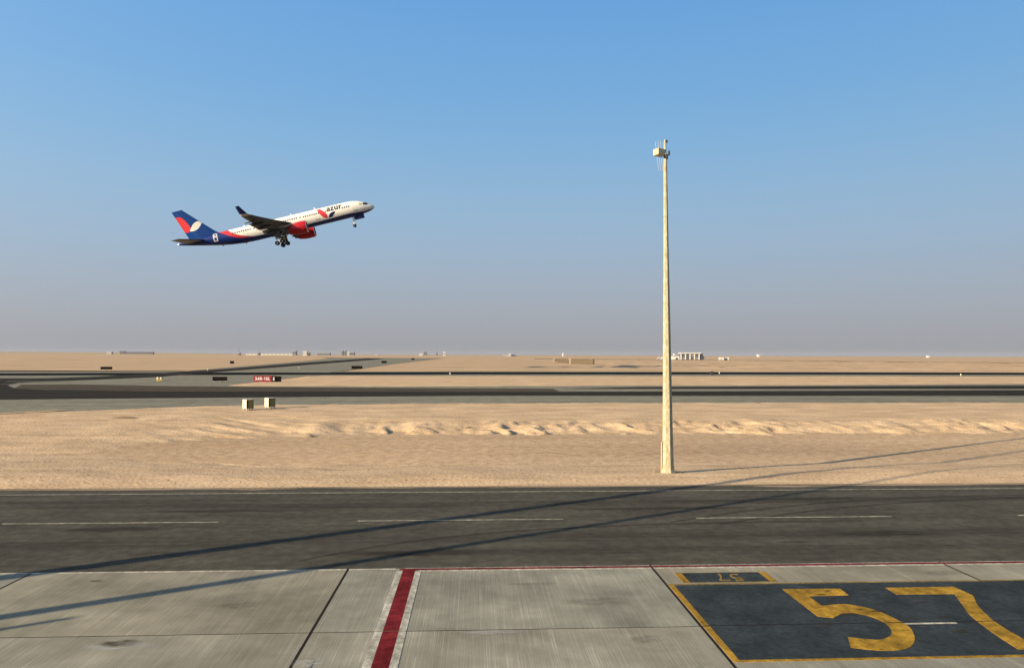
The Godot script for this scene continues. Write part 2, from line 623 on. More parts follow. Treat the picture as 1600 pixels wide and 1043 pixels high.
func build_apron() -> void:
	var ap := thing("apron", "grey broomed concrete apron of large slabs in front of the service road", "apron", Vector3.ZERO, 0.0, "", "structure")
	part("sealant_bed", sheet(rect2(-45.5, -13.08, 49.5, 60), -0.0012, 0.2), M.sealant, ap)
	for r in 4:
		for c in range(-8, 9):
			var x0: float = JX[0] + c * JX[1]
			var b := MB.new()
			b.uv_off = Vector2(rng.randf() * 9.0, rng.randf() * 9.0)
			b.box(Vector3(x0 + 0.022, -0.2, ROWS[r] + (0.012 if r > 0 else 0.0)), Vector3(x0 + JX[1] - 0.022, 0, ROWS[r + 1] - 0.012), 0.0)
			part("concrete_slab", b.done(), M["concrete%d" % rng.randi_range(0, 3)], ap)
	# behind the camera the apron goes on
	var back := MB.new()
	back.flat_poly(rect2(-45.5, 6.15, 49.5, 60), 0.0, 0.2)
	part("rear_pavement", back.done(), M.concrete0, ap)
	# stains and a mended corner
	for a in [["dark_stain", -4.65, -9.86, 0.33, 0.16], ["stain", -2.35, -10.75, 0.0, 0.0], ["stain", -3.55, -11.25, 0.42, 0.20], ["pale_stain", -2.75, -9.3, 0.0, 0.0], ["pale_stain", -2.0, -9.15, 0.26, 0.22], ["pale_stain", -4.6, -9.75, 0.6, 0.18],
		["stain", 0.95, -12.1, 0.6, 0.10], ["stain", 1.9, -11.2, 0.7, 0.25], ["pale_stain", 0.25, -10.02, 0.55, 0.10], ["dark_stain", -6.3, -12.55, 0.14, 0.05], ["stain", 2.3, -9.7, 0.35, 0.2], ["stain", 8.2, -12.4, 0.5, 0.2]]:
		if a[3] > 0.0:
			part("stain", stain_quad(a[1], a[2], a[3], a[4], 0.009), M[a[0]], ap)
	var fix := MB.new()
	for r in [[-2.16, -9.28, -1.98, -9.255], [-2.16, -9.0, -1.98, -8.975], [-1.985, -9.28, -1.965, -8.975]]:
		fix.flat_poly(rect2(r[0], r[1], r[2], r[3]), 0.006)
	part("repair_outline", fix.done(), M.shoulder, ap)
	build_markings()

func stain_quad(x: float, z: float, rx: float, rz: float, y: float) -> ArrayMesh:
	var b := MB.new()
	b.quad(Vector3(x - rx, y, z - rz), Vector3(x + rx, y, z - rz), Vector3(x + rx, y, z + rz), Vector3(x - rx, y, z + rz), Vector3.UP)
	for i in b.uv.size():
		b.uv[i] = Vector2((b.v[i].x - x + rx) / (2 * rx), (b.v[i].z - z + rz) / (2 * rz))
	return b.done()

func marking(called: String, pieces: Array, mat: Material, parent: Node, y := 0.004) -> MeshInstance3D:    # paint broken at the slab joints
	var b := MB.new()
	for p in pieces:
		var pp: PackedVector2Array = p
		if Geometry2D.is_polygon_clockwise(pp):
			pp.reverse()
		var todo: Array = [pp]
		for j in [rect2(-100, -10.143, 100, -10.117), rect2(3.188, -20, 3.232, 20), rect2(8.608, -20, 8.652, 20), rect2(-2.232, -20, -2.188, 20)]:
			if Geometry2D.is_polygon_clockwise(j):
				j.reverse()
			var next := []
			for t in todo:
				next += Geometry2D.clip_polygons(t, j)
			todo = next
		for t in todo:
			b.flat_poly(t, y, y + 0.0008)
	return part(called, b.done(), mat, parent)

const FIVE := [5.04, -11.65, 6.0, -11.64, 5.97, -11.31, 5.31, -11.30, 5.31, -10.86, 5.61, -10.92, 5.83, -10.85, 6.02, -10.64, 6.11, -10.31, 6.13, -9.99, 6.02, -9.68, 5.84, -9.40, 5.63, -9.23, 5.37, -9.18, 5.14, -9.22, 4.93, -9.30, 5.07, -9.64, 5.27, -9.57, 5.46, -9.54, 5.67, -9.66, 5.81, -9.87, 5.87, -10.13, 5.80, -10.39, 5.62, -10.53, 5.43, -10.51, 5.23, -10.35, 5.03, -10.43]
const SEVEN := [6.77, -11.65, 7.93, -11.66, 7.95, -11.24, 7.72, -10.80, 7.52, -10.25, 7.44, -9.84, 7.41, -9.46, 7.41, -9.14, 7.08, -9.14, 7.11, -9.40, 7.17, -9.80, 7.30, -10.36, 7.49, -10.81, 7.70, -11.30, 6.76, -11.32]

func rounded(p: PackedVector2Array) -> PackedVector2Array:      # curves through the gentle bends, sharp corners kept
	var n := p.size()
	var soft := []
	for i in n:
		var a := p[i] - p[(i + n - 1) % n]
		var b := p[(i + 1) % n] - p[i]
		soft.append(absf(a.angle_to(b)) < deg_to_rad(48.0))
	var o := PackedVector2Array()
	for i in n:
		var a := p[i]
		var b := p[(i + 1) % n]
		o.append(a)
		if soft[i] and soft[(i + 1) % n]:
			var pre := p[(i + n - 1) % n]
			var post := p[(i + 2) % n]
			for k in [0.25, 0.5, 0.75]:
				o.append(a.cubic_interpolate(b, pre, post, k))
	return o

func build_markings() -> void:
	var t := thing("red_lane_line", "dark red line with white edges running towards the road across grey concrete", "painted line", Vector3.ZERO, 0.0, "", "structure")
	marking("white_border", [rect2(-1.345, -13.02, -1.235, 6)], M.white_paint, t)
	marking("white_border", [rect2(-1.015, -12.885, -0.91, 6)], M.white_paint, t)
	marking("red_band", [rect2(-1.235, -12.945, -1.015, 6)], M.red_paint, t)
	t = thing("red_edge_line", "thin red line with white edges where the right half of the apron meets the road", "painted line", Vector3.ZERO, 0.0, "", "structure")
	marking("white_border", [rect2(-0.96, -12.945, 49.4, -12.885)], M.white_paint, t, 0.0045)
	marking("white_border", [rect2(-1.2, -13.078, 49.4, -13.045)], M.white_paint, t, 0.0045)
	marking("red_band", [rect2(-1.3, -13.045, 49.4, -12.945)], M.red_paint, t, 0.0045)
	var w := marking("white_edge_line", [rect2(-45, -13.07, -1.36, -13.02)], M.white_paint, self)
	tag(w, "thin white line where the left half of the apron meets the road", "painted line", "", "structure")
	t = thing("stand_number_marking", "slate blue painted box with a large yellow stand number and thin yellow border", "stand marking", Vector3.ZERO, 0.0, "", "structure")
	part("slate_field", sheet(rect2(3.33, -11.93, 9.6, -8.99), 0.004, 0.0045), M.slate_paint, t)
	part("joint_seal", sheet(rect2(3.24, -10.137, 9.6, -10.123), 0.0095), M.sealant, t)
	marking("yellow_border", [rect2(3.24, -11.93, 3.33, -8.93)], M.yellow_paint, t)
	marking("yellow_border", [rect2(3.33, -8.99, 9.6, -8.93)], M.yellow_paint, t)
	marking("pale_border", [rect2(3.24, -11.985, 9.6, -11.93)], M.dull_yellow, t)
	marking("digit_five", [rounded(pts2(FIVE))], M.yellow_paint, t, 0.008)
	marking("digit_seven", [rounded(pts2(SEVEN))], M.yellow_paint, t, 0.008)
	for k in 14:
		part("scuff", stain_quad(3.9 + rng.randf() * 4.4, -11.6 + rng.randf() * 2.4, 0.05 + rng.randf() * 0.16, 0.02 + rng.randf() * 0.06, 0.012), M.dark_stain, t)
	var bar := marking("white_bar", [rect2(6.12, -10.115, 6.90, -10.065)], M.white_paint, self, 0.006)
	tag(bar, "short white painted bar between the two yellow digits of the stand number", "painted line", "", "structure")
	t = thing("small_stand_number_marking", "small slate box with yellow ends and an upside-down stand number", "stand marking", Vector3.ZERO, 0.0, "", "structure")
	marking("slate_field", [rect2(3.64, -12.58, 5.01, -12.07)], M.slate_paint, t)
	marking("yellow_end", [rect2(3.52, -12.60, 3.64, -12.05)], M.yellow_paint, t)
	marking("yellow_end", [rect2(5.01, -12.60, 5.13, -12.05)], M.yellow_paint, t)
	marking("yellow_edge", [rect2(3.64, -12.60, 5.01, -12.58)], M.dull_yellow, t)
	marking("yellow_edge", [rect2(3.64, -12.07, 5.01, -12.05)], M.dull_yellow, t)
	for a in [["digit_five", FIVE, 5.53, -10.4], ["digit_seven", SEVEN, 7.35, -10.4]]:
		var p := PackedVector2Array()
		var cx: float = 4.52 if a[0] == "digit_five" else 4.27
		for q in pts2(a[1]):
			p.append(Vector2(cx - (q.x - a[2]) * 0.15, -12.32 - (q.y - a[3]) * 0.15))
		marking(a[0], [p], M.dull_yellow, t, 0.008)

func build_service_road() -> void:
	var road := structure("service_road", sheet(rect2(-160, -21.13, 170, -13.085), -0.002, 0.3), M.asphalt, "dark asphalt service road between the concrete apron and the sand", "road")
	for a in [["road_stain", -4.9, -15.6, 0.25, 0.04], ["road_stain", 3.1, -19.6, 0.35, 0.06], ["road_stain", 2.6, -20.9, 0.6, 0.1], ["road_stain", 6.6, -14.6, 0.5, 0.08], ["road_stain", 1.9, -18.5, 0.12, 0.05], ["road_stain", 8.7, -15.2, 1.6, 0.3],
		["road_stain", -6.0, -18.0, 2.6, 0.25], ["road_stain", 4.5, -17.9, 3.0, 0.25], ["road_stain", -1.0, -14.1, 1.8, 0.3], ["road_stain", 9.0, -19.0, 2.2, 0.25], ["road_stain", 9.6, -14.2, 0.2, 0.05], ["road_stain", -7.8, -16.2, 1.5, 0.3]]:
		part("stain", stain_quad(a[1], a[2], a[3], a[4], 0.003), M[a[0]], road)
	for a in [[-2.0, -18.6, 15.0, 0.55], [-6.0, -15.0, 13.0, 0.5], [9.0, -15.3, 14.0, 0.55], [12.0, -18.8, 12.0, 0.5], [-9.0, -19.2, 9.0, 0.35], [3.0, -14.1, 11.0, 0.35]]:
		part("wheel_track", stain_quad(a[0], a[1], a[2], a[3], 0.0035), M.track, road)
	for a in [[-9.0, -20.95, 6.0, 0.22], [3.5, -21.0, 7.0, 0.18], [14.0, -20.95, 6.0, 0.24], [-2.0, -21.0, 3.0, 0.2], [-15.0, -20.95, 5.0, 0.22], [9.5, -20.85, 2.0, 0.28], [-6.0, -20.9, 1.4, 0.3], [0.8, -20.95, 1.0, 0.25]]:
		part("sand_dust", stain_quad(a[0], a[1], a[2], a[3], 0.004), M.dust, road)
	for a in [[4.5, -16.4, 14.0, -19.3, 17.0], [5.6, -16.2, 15.5, -19.0, 18.0], [-3.2, -13.6, 3.0, -16.4, 9.0]]:
		var tb := MB.new()
		for k in 24:
			var f0 := k / 24.0
			var f1 := (k + 1) / 24.0
			var p0 := Vector2(a[0], a[1]).bezier_interpolate(Vector2(lerpf(a[0], a[2], 0.3), lerpf(a[1], a[3], 0.55)), Vector2(lerpf(a[0], a[2], 0.6), a[3]), Vector2(a[4], a[3]), f0)
			var p1 := Vector2(a[0], a[1]).bezier_interpolate(Vector2(lerpf(a[0], a[2], 0.3), lerpf(a[1], a[3], 0.55)), Vector2(lerpf(a[0], a[2], 0.6), a[3]), Vector2(a[4], a[3]), f1)
			tb.quad(Vector3(p0.x, 0.0045, p0.y - 0.06), Vector3(p1.x, 0.0045, p1.y - 0.06), Vector3(p1.x, 0.0045, p1.y + 0.06), Vector3(p0.x, 0.0045, p0.y + 0.06), Vector3.UP)
		part("tyre_mark", tb.done(), M.tyre_mark, road)
	var e := structure("road_edge_line", sheet(rect2(-160, -20.24, 170, -20.16), 0.0065), M.road_white, "long thin white line along the sand side of the service road", "painted line")
	e.position.y = 0.0
	var x := -10.47 - 7.84 * 6
	var where := {-1: "far left", 0: "at the left edge of the photo", 1: "in the middle of the photo, crossed by the upper shadow", 2: "below the tall pole", 3: "at the right edge of the photo"}
	for k in range(-1, 4):
		var x0 := -10.47 + 7.84 * k
		if k < 0 :
			continue
		var o := part("lane_dash", sheet(rect2(x0, -16.83, x0 + 4.72, -16.75), 0.0065), M.road_white)
		tag(o, "white lane dash on the service road, " + where[k], "painted line", "lane dashes of the service road", "structure")

# ------------------------------------------------------------------ the sand between road and taxiway
var n_hum := FastNoiseLite.new()
var n_hum2 := FastNoiseLite.new()
var n_rut := FastNoiseLite.new()
var n_soft := FastNoiseLite.new()
var n_edge := FastNoiseLite.new()
var n_far := FastNoiseLite.new()

func sand_h(x: float, z: float) -> float:
	var d := -z
	var east := smoothstep(-14.0, -3.0, x)
	var wob := 1.5 * n_soft.get_noise_2d(x * 1.4, 31.0) + 0.9 * n_edge.get_noise_2d(x * 0.6, 17.0)
	var dip := lerpf(0.4, 1.0, smoothstep(-24.0, -4.0, x))
	var h := -0.012 + 0.02 * smoothstep(21.2, 22.0, d) - 0.62 * dip * (0.45 * clampf((d - 23.0) / 8.0, 0.0, 1.0) + 0.55 * smoothstep(22.6, 31.5, d)) + 0.62 * dip * smoothstep(lerpf(30.0, 34.8, east) + wob, lerpf(48.0, 42.8, east) + 0.6 * wob, d) + 0.03 * smoothstep(30.0, 45.0, d)
	h += 0.05 * n_soft.get_noise_2d(x * 0.7, d) * smoothstep(21.4, 24.0, d)
	h += 0.012 * n_edge.get_noise_2d(x * 2.3, d * 2.3) * smoothstep(21.1, 21.6, d)
	# a low wind-cut bank from the middle to the right, and a line of clods in front of it
	var on := smoothstep(-12.0, -2.0, x)
	if on > 0.0 and d > 28.0 and d < 50.0:
		var t := d - (39.0 + 0.02 * x + 1.6 * n_soft.get_noise_2d(x * 0.9, 7.0))
		var w := smoothstep(-3.6, -0.4, t) * (1.0 - smoothstep(0.4, 4.0, t))
		if w > 0.005:
			var gate := clampf(0.42 + 1.5 * n_soft.get_noise_2d(x * 1.5 + 70.0, d * 0.7), 0.05, 1.0)
			var p := x * 0.42 - d * 0.13 + 1.1 * n_soft.get_noise_2d(x * 1.8, d * 1.9) + 0.35 * n_hum.get_noise_2d(x * 0.8, d * 0.6)
			h += on * w * (0.24 * gate * (saw(p) - 0.45) + 0.06 * n_edge.get_noise_2d(x * 1.5, d * 1.0) + 0.04 * n_rut.get_noise_2d(x * 2.6, d * 2.2))
		var w2 := exp(-pow((d - 36.2 - 0.01 * x) / 1.0, 2.0))
		if w2 > 0.01:
			var q := clampf(0.35 + 1.6 * n_soft.get_noise_2d(x * 1.1 - 40.0, d), 0.0, 1.0)
			h += on * w2 * (0.12 * q * saw(x * 0.62 - d * 0.18 + 1.3 * n_soft.get_noise_2d(x * 2.0 + 15.0, d * 2.0)) + 0.07 * q * n_rut.get_noise_2d(x * 2.4, d * 2.0))
	# grader ruts fanning out left of the middle
	var r := exp(-pow((x + 9.5 + (d - 34.0) * 0.35) / 5.0, 2.0)) * exp(-pow((d - 36.0) / 9.0, 2.0))
	if r > 0.02:
		var al := x * 0.80 - d * 0.60
		var ac := x * 0.60 + d * 0.80
		h += r * (0.15 * n_rut.get_noise_2d(al * 0.10, ac * 0.75) + 0.08 * n_rut.get_noise_2d(al * 0.5 + 30.0, ac * 1.9))
	# dips under the taxiway's shoulder with a ragged rim
	var rim := taxi_rim(x)
	var e := 0.55 * n_edge.get_noise_2d(x * 0.55, 3.0) + 0.5 * n_edge.get_noise_2d(x * 1.9, 9.0)
	h = lerpf(h, -0.09, smoothstep(rim - 1.2 + e, rim + 3.2 + e, d))
	return h

func saw(p: float) -> float:       # gentle on the windward side, steep on the lee
	var f := p - floorf(p)
	return smoothstep(0.0, 0.72, f) * (1.0 - smoothstep(0.72, 1.0, f))

func taxi_rim(x: float) -> float:      # where the sand ends at the taxiway's shoulder
	if x < -16.0:
		return lerpf(54.6, 45.5, smoothstep(-16.0, -34.0, x)) if x > -34.0 else 45.5
	return 54.8 + clampf((x + 16.0) / 24.0, 0.0, 1.0) * 2.4

func build_sand() -> void:
	for a in [[n_hum, 0.42, 101, 3], [n_hum2, 0.55, 102, 3], [n_rut, 0.5, 103, 3], [n_soft, 0.12, 104, 3], [n_edge, 0.55, 105, 3], [n_far, 0.03, 106, 4]]:
		a[0].noise_type = FastNoiseLite.TYPE_SIMPLEX_SMOOTH
		a[0].frequency = a[1]
		a[0].seed = a[2]
		a[0].fractal_octaves = a[3]
	var xs := PackedFloat32Array()
	xs.append_array(steps(-140, -32, 4.0))
	xs.append_array(steps(-31.8, 48, 0.16))
	xs.append_array(steps(50, 160, 4.0))
	var zs := PackedFloat32Array()
	zs.append_array(steps(-21.0, -50.0, 0.16))
	zs.append_array(steps(-50.2, -62.0, 0.3))
	structure("sand_bank", grid_mesh(xs, zs, sand_h), M.sand, "pale tan sand with wind-cut hummocks between the service road and the taxiway", "sand")
	# pebbles nobody could count
	var stone := SphereMesh.new()
	stone.radius = 0.5
	stone.height = 0.7
	stone.radial_segments = 7
	stone.rings = 4
	stone.material = M.rock
	var mm := MultiMesh.new()
	mm.transform_format = MultiMesh.TRANSFORM_3D
	mm.mesh = stone
	mm.instance_count = 2600
	for i in 2600:
		var d := 21.6 + pow(rng.randf(), 1.4) * 30.0
		var x := rng.randf_range(-0.72, 0.85) * d * 1.05
		var s := 0.018 + 0.05 * pow(rng.randf(), 5.0)
		var b := Basis(Vector3.UP, rng.randf() * TAU).scaled(Vector3(s, s * 0.6, s * rng.randf_range(0.6, 1.3)))
		mm.set_instance_transform(i, Transform3D(b, Vector3(x, sand_h(x, -d) + s * 0.12, -d)))
	var mi := MultiMeshInstance3D.new()
	mi.multimesh = mm
	mi.name = "pebbles"
	add_child(mi)
	tag(mi, "small brown pebbles strewn over the sand beyond the road", "pebbles", "", "stuff")
	for a in [[-20.6, 43.9, 1.5, 0.12, "low dark strip of rubble on the bare sand at the left, short of the taxiway"], [7.3, 36.9, 0.30, 0.16, "dark brown stone on the sand between the pole and the hummocks"],
		[-0.3, 39.9, 0.35, 0.10, "brown clod of earth at the left end of the hummocks"], [-8.2, 37.0, 0.35, 0.10, "dark clod at the head of the grader ruts"]]:
		var b := MB.new()
		var rings := []
		for j in 5:
			var ring := []
			for k in 10:
				var an := TAU * k / 10.0
				var rr: float = [0.6, 0.52, 0.40, 0.24, 0.05][j] * (0.8 + 0.4 * rng.randf())
				ring.append(Vector3(cos(an) * rr * a[2], (j * 0.25 - 0.1) * a[3] * (0.85 + 0.3 * rng.randf()), sin(an) * rr * minf(a[2], 0.5)))
			rings.append(ring)
		b.loft(rings, true)
		var o := part("rubble" if a[2] > 1.0 else "stone", b.done(), M.rock)
		o.position = Vector3(a[0], sand_h(a[0], -a[1]), -a[1])
		tag(o, a[4], "rubble" if a[2] > 1.0 else "stone")

# ------------------------------------------------------------------ taxiways and runway
func build_taxiways() -> void:
	structure("taxiway_shoulder", sheet(pts2([-140, -40, -46, -43, -33, -45.0, -22, -51.5, -10, -52.5, 30, -53, 300, -54, 300, -112, 105, -101.8, 79, -99.2, 47, -93.8, 13, -90.6, -10, -87.6, -17, -89.2, -24, -94.5, -29, -107, -30, -135, -140, -135]), -0.02, 0.3),
		M.shoulder, "pale grey taxiway shoulder beyond the sand", "taxiway")
	structure("taxiway", sheet(pts2([-140, -62, -39, -61.8, -27.5, -64.0, -12, -66.3, 0, -68.0, 300, -69.5, 300, -82.0, 60, -79.6, 28, -76.6, -1, -74.8, -32, -75.1, -44, -77.5, -51, -83.0, -56, -90, -60, -99, -140, -99]), 0.0), M.dark_asphalt, "dark asphalt main taxiway strip running across the view", "taxiway")
	structure("taxiway_second_strip", sheet(pts2([9.5, -82.0, 26, -82.3, 73, -83.4, 300, -87.0, 300, -99, 73, -92.6, 40, -89.0, 20, -86.4]), 0.0), M.dark_asphalt, "narrower dark strip behind the main taxiway that starts left of the pole", "taxiway")
	structure("taxiway_inner_shoulder", sheet(pts2([-44, -77.8, -32, -75.3, -1, -75.0, 9.0, -76.0, 9.0, -82.0, -18, -84.6, -36, -88, -50, -92.5, -55, -91.2, -51, -83.4]), 0.0), M.mid_asphalt, "brownish asphalt band behind the dark taxiway strip at the left", "taxiway")
	structure("runway_shoulder", sheet(pts2([-420, -124, -80, -125, -2, -131.5, 70, -134.5, 520, -136, 520, -169, 126, -168, -3, -168, -90, -158, -420, -158]), 0.0, 0.3), M.shoulder, "thin grey shoulder on both sides of the runway", "runway")
	structure("runway", sheet(pts2([-420, -128, -81, -128.2, -2.6, -141.8, 57, -146.5, 118, -147.5, 560, -147.5, 560, -168, 130, -166.5, 60, -164.5, -2.8, -160.8, -88, -143, -420, -141]), 0.02), M.black_asphalt, "thin black runway strip crossing the whole view", "runway")
	structure("crossing_taxiway_shoulder", sheet(pts2([-30, -152, -30.3, -173, -33.3, -290, -34, -820, -190, -900, -146, -760, -91, -374, -70, -211, -62, -152]), 0.03), M.shoulder, "grey shoulder of the taxiway that leads away beyond the runway", "taxiway")
	structure("crossing_taxiway", sheet(pts2([-140, -99, -60, -95.5, -58.5, -101.5, -56, -108, -52.5, -122, -53, -140, -54.5, -165, -60, -271, -80, -655, -109, -755, -75, -308, -64, -195, -61.5, -142, -62, -122, -65, -113.5, -140, -106]), 0.045), M.dark_asphalt, "dark taxiway strip curving from the left and leading away past the runway", "taxiway")
	for a in [[[-62.3, -99.4, -57.5, -99.8, -53.2, -101.2, -53.0, -102.0, -57.5, -100.7, -62.3, -100.3], "curved white line at the left beside the taxiway that leads away"],
		[[-57.9, -91.5, -55.9, -92.2, -55.9, -92.9, -57.9, -92.3], "short white line at the left edge beyond the main taxiway"],
		[[-44.3, -92.8, -43.6, -92.8, -43.6, -106.3, -44.2, -106.3], "faint pale line below the amber lamps"],
		[[-23.6, -56.2, -23.2, -56.9, -21.9, -58.9, -22.6, -58.9], "broad pale dash on the near shoulder left of the white cabinets"],
		[[-3, -60.8, 300, -61.0, 300, -61.3, -3, -61.1], "long pale line along the near shoulder of the taxiway"]]:
		var o := part("taxiway_line", sheet(pts2(a[0]), 0.012), M.road_white)
		o.position.y = 0.05 if a[0][0] < -50.0 else 0.0
		tag(o, a[1], "painted line", "", "structure")
	# a drift of bright sand along the rim at the far left
	structure("sand_drift", sheet(pts2([-36, -45.2, -29.5, -46.6, -27.6, -48.9, -27.2, -50.6, -28.2, -49.4, -30.0, -47.4, -36, -46.1]), 0.03), M.pale_sand, "thin bright sand drift at the rim of the taxiway shoulder, far left", "sand")

# ------------------------------------------------------------------ beyond the runway
func far_h(x: float, z: float) -> float:
	var d := -z
	var w := smoothstep(168.0, 200.0, d)
	var taxi := 1.0 - smoothstep(4.0, 46.0, maxf(0.0, maxf(-(x + 66.0 + d * 0.115), x + 28.0))) if x < 0.0 else 1.0 - smoothstep(-28.0, 10.0, x)
	var lift := 0.35 + 0.25 * n_far.get_noise_2d(x, d * 0.5)
	var dune := pow(absf(n_far.get_noise_2d(x * 1.7 + 300.0, d * 1.1)), 1.2) * 0.65 + 0.34 * n_far.get_noise_2d(x * 6.0, d * 4.0)
	return lerpf(-0.05, lift - 0.30 + dune * (0.2 + 0.8 * smoothstep(10.0, 60.0, x)), w * clampf(1.0 - taxi, 0.0, 1.0) * (1.0 - smoothstep(620.0, 720.0, d)))

func build_far_country() -> void:
	var xs := PackedFloat32Array()
	xs.append_array(steps(-700, -180, 12.0))
	xs.append_array(steps(-176, 420, 2.5))
	xs.append_array(steps(430, 800, 12.0))
	var zs := PackedFloat32Array()
	var z := -168.5
	while z > -740.0:
		zs.append(z)
		z -= 1.2 + (-z - 168.0) * 0.02
	structure("far_sand", grid_mesh(xs, zs, far_h), M.sand_far, "rolling pale sand between the runway and the distant buildings", "sand")
	# strip of sand between taxiway and runway
	structure("sand_strip", grid_mesh(steps(-60, 330, 2.0), steps(-86, -140, 1.5), func(x: float, zz: float) -> float:
		var d := -zz
		var near_edge := 88.2 + maxf(0.0, x) * 0.135 if x < 110.0 else 103.0
		var far_edge := 131.2 + clampf(x * 0.04, -3.0, 3.4)
		var left := smoothstep(-31.0, -27.0, x - clampf((d - 100.0) * 0.05, -1.0, 2.0))
		var e := 1.2 * n_edge.get_noise_2d(x * 0.2, d * 0.1)
		var m := smoothstep(near_edge - 1.0 + e, near_edge + 2.5 + e, d) * (1.0 - smoothstep(far_edge - 3.0 + e, far_edge + 1.0 + e, d)) * left
		return lerpf(-0.07, 0.09 + 0.05 * n_soft.get_noise_2d(x * 0.4, d), m)), M.sand, "flat strip of tan sand between the taxiway and the runway", "sand")
	structure("far_road", sheet(pts2([60, -700, 180, -575, 300, -392, 420, -210, 426, -212, 305, -399, 184, -586, 60, -716]), 0.5, 0.6), M.mid_asphalt, "thin dark perimeter road far away at the right", "road")
	structure("far_hills", grid_mesh(steps(-6500, 6500, 100.0), steps(-3600, -6800, 160.0), func(x: float, zz: float) -> float:
		var d := -zz
		var a := 5.0 + 4.0 * n_far.get_noise_2d(x * 0.02, d * 0.02) + 10.0 * smoothstep(-1200.0, -2800.0, x)
		return -2.0 + a * smoothstep(3600.0, 4400.0, d) * (1.0 - smoothstep(6200.0, 6800.0, d))), M.olive_sand, "very low hazy hills along the horizon", "hills")

# ------------------------------------------------------------------ the tall pole and the masts that throw the shadows
func octagon(r: float, y: float) -> Array:
	var ring := []
	for k in 8:
		var a := TAU * (k + 0.5) / 8.0
		ring.append(Vector3(cos(a) * r, y, sin(a) * r))
	return ring

func build_light_pole() -> void:
	var t := thing("lamp_pole", "tall tapering cream concrete pole with a small box and thin rods at its top", "pole", Vector3(6.36, sand_h(6.36, -23.47) - 0.02, -23.47), -0.25)
	var b := MB.new()
	var st := []
	for a in [[0.26, 0.02], [0.22, 0.14], [0.198, 0.32], [0.175, 1.4], [0.153, 2.85], [0.128, 4.7], [0.105, 6.2], [0.079, 8.25], [0.066, 9.7], [0.060, 10.55]]:
		var ring := octagon(a[0], a[1])
		for k in 8:
			ring[k] += Vector3(-0.006 * a[1], 0, 0)
		st.append(ring)
	b.loft(st, true, true)
	part("shaft", b.done(), M.pole, t)
	part("plinth", box_mesh(Vector3(-0.46, -0.2, -0.36), Vector3(0.46, 0.035, 0.36), 0.02), M.plinth, t)
	b = MB.new()
	b.tube([Vector3(-0.215, 0.03, 0.1), Vector3(-0.205, 1.0, 0.1), Vector3(-0.17, 1.06, 0.08)], 0.018)
	part("cable_conduit", b.done(), M.cream, t)
	var bx := part("equipment_box", box_mesh(Vector3(-0.19, -0.10, -0.13), Vector3(0.13, 0.115, 0.13), 0.012), M.cream, t)
	bx.position = Vector3(-0.235, 10.56, 0.04)
	bx.rotation.y = 0.75
	b = MB.new()
	b.box(Vector3(-0.11, 10.36, -0.07), Vector3(0.03, 10.50, 0.07), 0.01)
	part("clamp", b.done(), M.dark_steel, t)
	b = MB.new()
	b.tube([Vector3(-0.065, 10.5, 0), Vector3(-0.065, 10.78, 0), Vector3(-0.07, 11.0, 0)], 0.04, 0.03)
	part("top_tube", b.done(), M.pole, t)
	b = MB.new()
	b.lathe(Vector3(-0.02, 10.94, 0), Vector3.UP, [[-0.04, 0.015], [-0.025, 0.04], [0.03, 0.04], [0.05, 0.015]], 12)
	part("obstacle_lamp", b.done(), M.dark_steel, t)
	b = MB.new()
	b.lathe(Vector3(0.06, 10.55, 0), Vector3.UP, [[-0.09, 0.012], [-0.06, 0.03], [0.06, 0.03], [0.09, 0.012]], 12)
	part("side_lamp", b.done(), M.dark_steel, t)
	for k in 4:
		b = MB.new()
		var x := -0.375 + k * 0.085
		b.tube([Vector3(x + 0.03, 10.66, 0.05 - k * 0.03), Vector3(x, 10.82, 0.05 - k * 0.03), Vector3(x - 0.01, 10.97, 0.05 - k * 0.03)], 0.008, 0.006, 6)
		part("rod", b.done(), M.pale_rod, t)
	for k in 4:
		b = MB.new()
		var x := -0.325 + k * 0.07
		b.tube([Vector3(x, 10.47, 0.06 - k * 0.03), Vector3(x + 0.02, 10.2, 0.06 - k * 0.03), Vector3(x + 0.045, 9.97, 0.06 - k * 0.03)], 0.008, 0.006, 6)
		part("rod", b.done(), M.pale_rod, t)

func build_masts_behind() -> void:
	# they stand left of the frame and behind it; the photograph shows their long shadows
	var dir := Vector3(sin(deg_to_rad(60.8)), 0, -cos(deg_to_rad(60.8)))
	for a in [[Vector3(-8.0, 0, -12.8), 9.0, 16.0, 0.20, 0.06, "thick grey mast outside the left edge that throws the upper long shadow", true],
		[Vector3(-6.8, 0, -10.907), 10.0, 13.5, 0.16, 0.04, "slender grey mast outside the left edge that throws the lower long shadow", true],
		[Vector3(-6.5, 0, -10.431), 10.0, 3.32, 0.12, 0.05, "short grey post outside the left edge that throws the short shadow", false]]:
		var p: Vector3 = a[0] - dir * a[1]
		var t := thing("apron_mast", a[5], "mast", p)
		var b := MB.new()
		var rings := []
		for y in [0.0, 0.5, 1.0]:
			var ring := []
			for k in 12:
				var an := TAU * k / 12.0
				var r := lerpf(a[3], a[4], y)
				ring.append(Vector3(cos(an) * r, y * a[2], sin(an) * r))
			rings.append(ring)
		b.loft(rings, true)
		part("shaft", b.done(), M.steel, t)
		part("base_plate", box_mesh(Vector3(-0.35, 0.001, -0.35), Vector3(0.35, 0.03, 0.35), 0.005), M.steel, t)
		if a[6]:
			part("floodlight", box_mesh(Vector3(-0.5, a[2] - 0.1, -0.15), Vector3(0.5, a[2] + 0.35, 0.15), 0.03), M.dark_steel, t)

